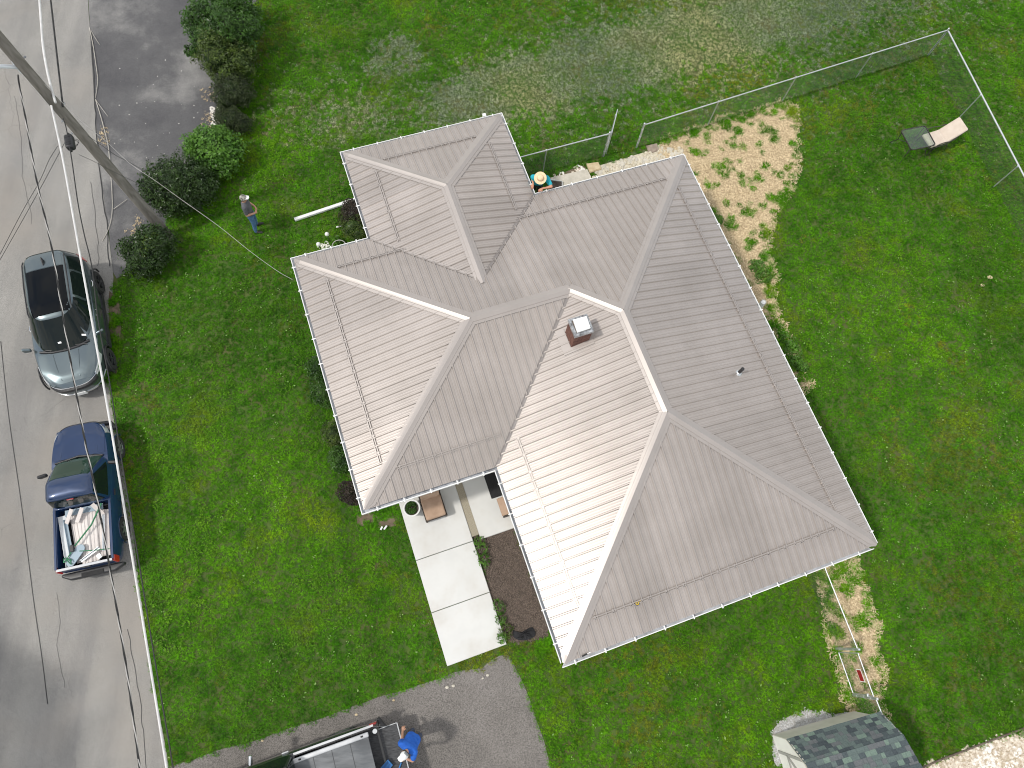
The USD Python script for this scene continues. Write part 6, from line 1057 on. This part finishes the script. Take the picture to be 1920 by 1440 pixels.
# ---------------------------------------------------------------- people
def sph(p, r, n=16): return m3.Manifold.sphere(float(r), n).translate(tuple(map(float, p)))
def bone(a, b, ra, rb): return m3.Manifold.batch_hull([sph(a, ra), sph(b, rb)])
def smooth_m(mans, edge=.02, it=8, fold=0.0):
    m = m3.Manifold.batch_boolean(mans, m3.OpType.Add).refine_to_length(edge).to_mesh(); tm_ = trimesh.Trimesh(m.vert_properties[:, :3], m.tri_verts, process=True); trimesh.smoothing.filter_taubin(tm_, .5, -.52, it)
    if fold: tm_.vertices += tm_.vertex_normals * ((meshkit.fbm(tm_.vertices * [9, 9, 16], 3, 5) - .5) * fold)[:, None]
    return tm_
def v3(*a): return np.array(a, float)
def hand(w, d, up, side, curl=.6):
    """palm, four fingers and a thumb; d: pointing direction, up: back of the hand, side: thumb side (+1 / -1 along d x up)"""
    d = d / np.linalg.norm(d); up = up - d * (up @ d); up /= np.linalg.norm(up); s = np.cross(d, up) * side; out = [m3.Manifold.batch_hull([sph(w, .026, 10)] + [sph(w + d * .085 + s * k, .015, 10) for k in (-.030, -.01, .012, .032)])]
    for k, ln in ((-.033, .055), (-.011, .07), (.011, .076), (.033, .068)):
        p = w + d * .088 + s * k; q = p + (d * math.cos(curl * .5) - up * math.sin(curl * .5)) * ln * .5; e = q + (d * math.cos(curl * 1.4) - up * math.sin(curl * 1.4)) * ln * .5; out += [bone(p, q, .010, .009), bone(q, e, .009, .008)]
    p = w + d * .025 + s * .026; q = p + (d * .6 + s * .8) * .04; e = q + (d * .9 + s * .25 - up * .3) * .035; out += [bone(p, q, .013, .011), bone(q, e, .011, .009)]; return out
def person(label, loc, rz, J, shirt, trousers, shoe, skin='skin', group=None, long_sleeve=False, shorts=False):
    """J: joints in a local frame (facing +y); keys pel, chest, neck, head, hipL/R, kneeL/R, ankL/R, toeL/R, shL/R, elL/R, wrL/R, hand dirs"""
    t = Thing('person', label, 'person', loc, rz); J = {k: np.array(v, float) for k, v in J.items()}
    hd_ = J['head']; fw_ = J['face'] / np.linalg.norm(J['face']); upv = J['crown'] / np.linalg.norm(J['crown']); sd_ = np.cross(fw_, upv)
    H = lambda f, s, u: hd_ + fw_ * f + sd_ * s + upv * u
    body = [m3.Manifold.batch_hull([sph(H(-.01, 0, .03), .088), sph(H(.02, 0, .02), .080), sph(H(.035, 0, -.055), .052), sph(H(.0, 0, -.05), .06)]), bone(J['neck'], H(-.015, 0, -.06), .058, .055), m3.Manifold.batch_hull([sph(H(.098, 0, .005), .008), sph(H(.112, 0, -.022), .013), sph(H(.09, .014, -.026), .010), sph(H(.09, -.014, -.026), .010)])]
    body += [m3.Manifold.batch_hull([sph(H(-.005, s * .088, .012), .014, 8), sph(H(-.012, s * .094, -.022), .012, 8)]) for s in (-1, 1)]
    tor = [m3.Manifold.batch_hull([sph(J['shL'] * .82 + J['shR'] * .18, .085), sph(J['shR'] * .82 + J['shL'] * .18, .085), sph(J['chest'] + v3(.09, 0, 0), .095), sph(J['chest'] - v3(.09, 0, 0), .095)]), m3.Manifold.batch_hull([sph(J['chest'] + v3(.08, 0, 0), .095), sph(J['chest'] - v3(.08, 0, 0), .095), sph(J['pel'] + v3(.065, 0, 0), .095), sph(J['pel'] - v3(.065, 0, 0), .095)]), bone((J['shL'] + J['shR']) / 2, J['neck'], .085, .058)]
    body += tor; limbs = []
    for s in 'LR':
        body += [bone(J['sh' + s], J['el' + s], .052, .040), bone(J['el' + s], J['wr' + s], .040, .028), bone(J['hip' + s], J['knee' + s], .082, .056), bone(J['knee' + s], J['ank' + s], .054, .036), m3.Manifold.batch_hull([sph(J['ank' + s] + v3(0, 0, -.02), .038), sph(J['ank' + s] * .3 + J['toe' + s] * .7, .036), sph(J['toe' + s], .028)])]
        body += hand(J['wr' + s], J['hd' + s], J['hu' + s], -1 if s == 'L' else 1, J.get('curl', np.array(.7)))
    bp = t.part('body', smooth_m(body, .016, 6), skin, smooth=True)
    for s in (-1, 1): t.part('eye', MB().tm(trimesh.creation.icosphere(1, .012).apply_translation(H(.088, s * .032, .018))), 'eye', under=bp)
    t.part('mouth', MB().tube([H(.082, -.02, -.066), H(.086, 0, -.066), H(.082, .02, -.066)], .005, 5), 'brick_b', under=bp)
    g = .014; sh = [m3.Manifold.batch_hull([sph(J['shL'] * .86 + J['shR'] * .14, .078 + g), sph(J['shR'] * .86 + J['shL'] * .14, .078 + g), sph(J['chest'] + v3(.09, 0, 0), .100 + g), sph(J['chest'] - v3(.09, 0, 0), .100 + g)]), m3.Manifold.batch_hull([sph(J['chest'] + v3(.085, 0, 0), .102 + g), sph(J['chest'] - v3(.085, 0, 0), .102 + g), sph(J['pel'] + v3(.07, 0, .0), .104 + g), sph(J['pel'] - v3(.07, 0, .0), .104 + g)])]
    for s in 'LR':
        e = J['el' + s] if long_sleeve else J['sh' + s] * .30 + J['el' + s] * .70; sh += [bone(J['sh' + s], e, .066 + g, .052 + g)]
        if long_sleeve: sh += [bone(J['el' + s], J['wr' + s] * .9 + J['el' + s] * .1, .050 + g * .8, .036 + g * .8)]
    t.part('shirt', smooth_m(sh, .018, 5, .035), shirt, smooth=True); g = .012
    tr = [m3.Manifold.batch_hull([sph(J['pel'] + v3(.065, 0, -.03), .10), sph(J['pel'] + v3(-.065, 0, -.03), .10), sph(J['hipL'], .09), sph(J['hipR'], .09)])]
    for s in 'LR': tr += [bone(J['hip' + s], J['knee' + s], .086 + g, .062 + g), bone(J['knee' + s], J['ank' + s] + v3(0, 0, .02), .060 + g, .046 + g)]
    t.part('trousers', smooth_m(tr, .018, 5, .03), trousers, smooth=True)
    for s in 'LR': t.part('shoe', smooth_m([m3.Manifold.batch_hull([sph(J['ank' + s] + v3(0, -.0, -.035), .048), sph(J['ank' + s] * .35 + J['toe' + s] * .65, .046), sph(J['toe' + s], .038)])], .02, 3), shoe, smooth=True)
    return t, H, (fw_, sd_, upv)
def cap(t, H, m, brim=None, k=1.0):
    mans = [m3.Manifold.batch_hull([sph(H(-.012, 0, .045), .098), sph(H(.02, 0, .045), .092), sph(H(0, 0, .07), .088)])]; cp = t.part('cap', smooth_m(mans, .02, 3), m, smooth=True)
    t.part('cap_brim', m3.Manifold.batch_hull([sph(H(.08, s * .062, .055), .010, 8) for s in (-1, 1)] + [sph(H(.155, s * .052, .045), .009, 8) for s in (-1, 1)] + [sph(H(.172, 0, .044), .009, 8)]), brim or m, smooth=40, under=cp); return cp
def base_pose(**kw):
    J = dict(pel=(0, 0, .98), chest=(0, .01, 1.25), neck=(0, .01, 1.50), head=(0, .035, 1.635), face=(0, 1, 0), crown=(0, 0, 1), hipL=(-.09, 0, .92), hipR=(.09, 0, .92), kneeL=(-.10, .02, .50), kneeR=(.10, .02, .50), ankL=(-.11, -.01, .085), ankR=(.11, -.01, .085), toeL=(-.13, .17, .04), toeR=(.13, .17, .04), shL=(-.19, 0, 1.43), shR=(.19, 0, 1.43))
    J.update(kw); return J
# man on the lawn: hands together in front of his belt
pf = G(483, 428); J = base_pose(elL=(-.27, -.02, 1.15), elR=(.27, -.02, 1.15), wrL=(-.12, .20, 1.02), wrR=(.12, .20, 1.02), hdL=(.9, .35, -.15), hdR=(-.9, .35, -.15), huL=(0, 1, .4), huR=(0, 1, .4), face=(.1, 1, .05), curl=.9, toeL=(-.14, .18, .04), toeR=(.2, .14, .04), ankR=(.16, -.04, .085), kneeR=(.13, .01, .5))
t, H, _ = person('man in grey shirt, jeans and camouflage cap standing on the lawn, hands in front', pf, math.radians(-82), J, 'shirt_grey', 'jeans', 'shoe_dark'); cap(t, H, 'camo', 'cap_white')
t.part('hair', smooth_m([m3.Manifold.batch_hull([sph(H(-.03, s * .05, -.02), .05) for s in (-1, 1)] + [sph(H(-.035, 0, .03), .075)])], .02, 2), 'hair', smooth=True)
# man in blue behind the black pickup: bent a little over the tailgate
pf3 = G(781, 1373, 0); pf3[2] = .012; rz_b = math.radians(150)
def toloc3(p): d = np.array(p) - pf3; c, s = math.cos(-rz_b), math.sin(-rz_b); return np.array([d[0] * c - d[1] * s, d[0] * s + d[1] * c, d[2]])
rh_, lh_ = toloc3(G(755, 1371, .72)), toloc3(G(764, 1419, .80)); re_ = toloc3(G(754, 1388, .98)); le_ = toloc3(G(757, 1414, 1.05))
J = base_pose(pel=(0, .02, .95), chest=(0, .15, 1.20), neck=(0, .26, 1.41), head=(.0, .335, 1.53), face=(.35, 1, -.4), crown=(0, .40, 1), shL=(-.17, .20, 1.37), shR=(.19, .20, 1.34), elL=(-.24, .42, 1.12), elR=re_, wrL=(-.02, .50, .90), wrR=rh_, hdL=(.5, .8, -.3), hdR=(.3, -.7, -.4), huL=(0, .5, 1), huR=(0, .3, 1), curl=.6)
t, H, _ = person('man in royal blue shirt and white cap leaning at the black pickup tailgate', pf3, rz_b, J, 'shirt_blue', 'pants_navy', 'shoe_tan', long_sleeve=False); cap(t, H, 'cap_white', 'cap_white')
t.part('cap_panel', m3.Manifold.batch_hull([sph(H(-.095, s * .045, .06), .014, 8) for s in (-1, 1)] + [sph(H(-.085, s * .04, .10), .014, 8) for s in (-1, 1)]), 'cap_grey', smooth=40); t.part('hair', smooth_m([m3.Manifold.batch_hull([sph(H(-.035, s * .05, -.02), .05) for s in (-1, 1)] + [sph(H(-.04, 0, .03), .072)])], .02, 2), 'hair', smooth=True)
# man on a step ladder in the inner corner of the eaves
hp_ = G(1013, 333, 2.93); cor = HW(W2, 0)[:2]
base2 = np.array([hp_[0] - .02, hp_[1] + .30, 1.25]); rz_m = math.pi - .12
def toloc(p): d = np.array(p) - base2; c, s = math.cos(-rz_m), math.sin(-rz_m); return np.array([d[0] * c - d[1] * s, d[0] * s + d[1] * c, d[2]])
gl, gr_ = G(998, 349, 2.63), G(1014, 357, 2.63); eR = G(998, 334, 2.58); eL = G(1034, 350, 2.72)
hloc = toloc(hp_)
# facing the corner (south), so his right hand is on the west gutter
J = base_pose(pel=(0, -.06, .98), chest=(0, .10, 1.24), neck=hloc + [0, -.10, -.10], head=hloc + [0, -.0, -.02], face=(0, 1, -.75), crown=(0, .75, 1), shL=hloc + [-.20, -.14, -.18], shR=hloc + [.20, -.12, -.18], elL=toloc(eL), elR=toloc(eR), wrL=toloc(gr_ + [.05, .05, .03]), wrR=toloc(gl + [.03, .05, .02]), hdL=toloc(gr_) - toloc(gr_ + [.05, .03, .01]), hdR=toloc(gl) - toloc(gl + [.02, .05, .01]), huL=(0, 0, 1), huR=(0, 0, 1), curl=.5)
t, H, (f_, s_, u_) = person('man in turquoise shirt and straw hat reaching for the gutter in the roof corner', base2, rz_m, J, 'shirt_teal', 'pants_dark', 'shoe_dark', skin='skin_tan')
hatp = np.array([(0, .115), (.045, .112), (.075, .095), (.088, .055), (.092, .012), (.125, .004), (.165, .0), (.182, .008), (.182, .002), (.165, -.006), (.10, -.004), (0, -.004)])
hat = trimesh.creation.revolve(hatp, sections=40); T = np.eye(4); up2 = np.array([.05, .42, 1.0]); up2 /= np.linalg.norm(up2); xx = np.cross(up2, [0, 1, 0]); xx = np.cross([0, 1.0, 0], up2); xx /= np.linalg.norm(xx); yy = np.cross(up2, xx); T[:3, 0], T[:3, 1], T[:3, 2] = xx, yy, up2; T[:3, 3] = H(0, 0, .065); hat.apply_transform(T); hh = t.part('straw_hat', hat, 'straw_hat', smooth=40)
hb = trimesh.creation.revolve(np.array([(.094, .012), (.097, .014), (.094, .04), (.09, .04)]), sections=32); hb.apply_transform(T); t.part('hat_band', hb, 'wood_trim', smooth=40, under=hh)
t.part('hair', smooth_m([m3.Manifold.batch_hull([sph(H(-.035, s * .05, -.02), .05) for s in (-1, 1)] + [sph(H(-.04, 0, .02), .07)])], .02, 2), 'hair', smooth=True)
lad = Thing('step_ladder', 'aluminium step ladder under the straw hatted man in the corner of the house', 'ladder', np.array([base2[0], base2[1], 0]), rz_m)
for s in (-1, 1): lad.part('rail', MB().box((s * .24, .14, .86), (.035, .07, 1.80), rx=-.16), 'galvanised'); lad.part('rear_leg', MB().tube([(s * .22, .30, 1.70), (s * .26, .72, 0)], .018, 7), 'galvanised')
for k in range(5): z = .28 * (k + 1) - .16; lad.part('step', MB().box((0, .14 - .16 * (.86 - z) + .0, z), (.46, .12, .03)), 'galvanised')
lad.part('platform', MB().box((0, .03, 1.225), (.46, .40, .04)), 'galvanised')

# ---------------------------------------------------------------- tree left of the road (its crown shades the road)
tc = np.array([-17.6, -4.4, 0.0]); tree = Thing('tree', 'broad leafy tree on the far side of the road, shading it', 'tree', tc)
blobs = [((0, 0, 7.0), (2.5, 2.6, 2.3)), ((1.3, 1.0, 6.4), (1.7, 1.7, 1.5)), ((-.6, 1.9, 6.6), (1.8, 1.8, 1.6)), ((.4, -1.8, 6.8), (1.9, 1.8, 1.6)), ((1.2, -2.6, 6.2), (1.6, 1.7, 1.4))]
tree.part('crown', foliage(blobs, 26000, .24, .15, 201, depth=.8, rough_=.35, clump=.6), 'leaf_mid')
tree.part('trunk', MB().tube([(0, 0, 0), (.05, .03, 1.6), (0, .1, 3.4), (.1, 0, 5.6), (.1, .1, 7.6)], [.28, .22, .19, .13, .05], 12), 'bark', smooth=60)
for a, z, L_ in ((.3, 3.2, 2.6), (2.1, 3.6, 2.4), (4.2, 3.4, 2.5), (5.3, 4.4, 1.9), (1.2, 4.6, 1.8)): tree.part('limb', MB().tube([(0, .05, z), (math.cos(a) * L_ * .5, math.sin(a) * L_ * .5, z + 1.5), (math.cos(a) * L_ * .8, math.sin(a) * L_ * .8, z + 3.0)], [.11, .07, .03], 8), 'bark', smooth=60)
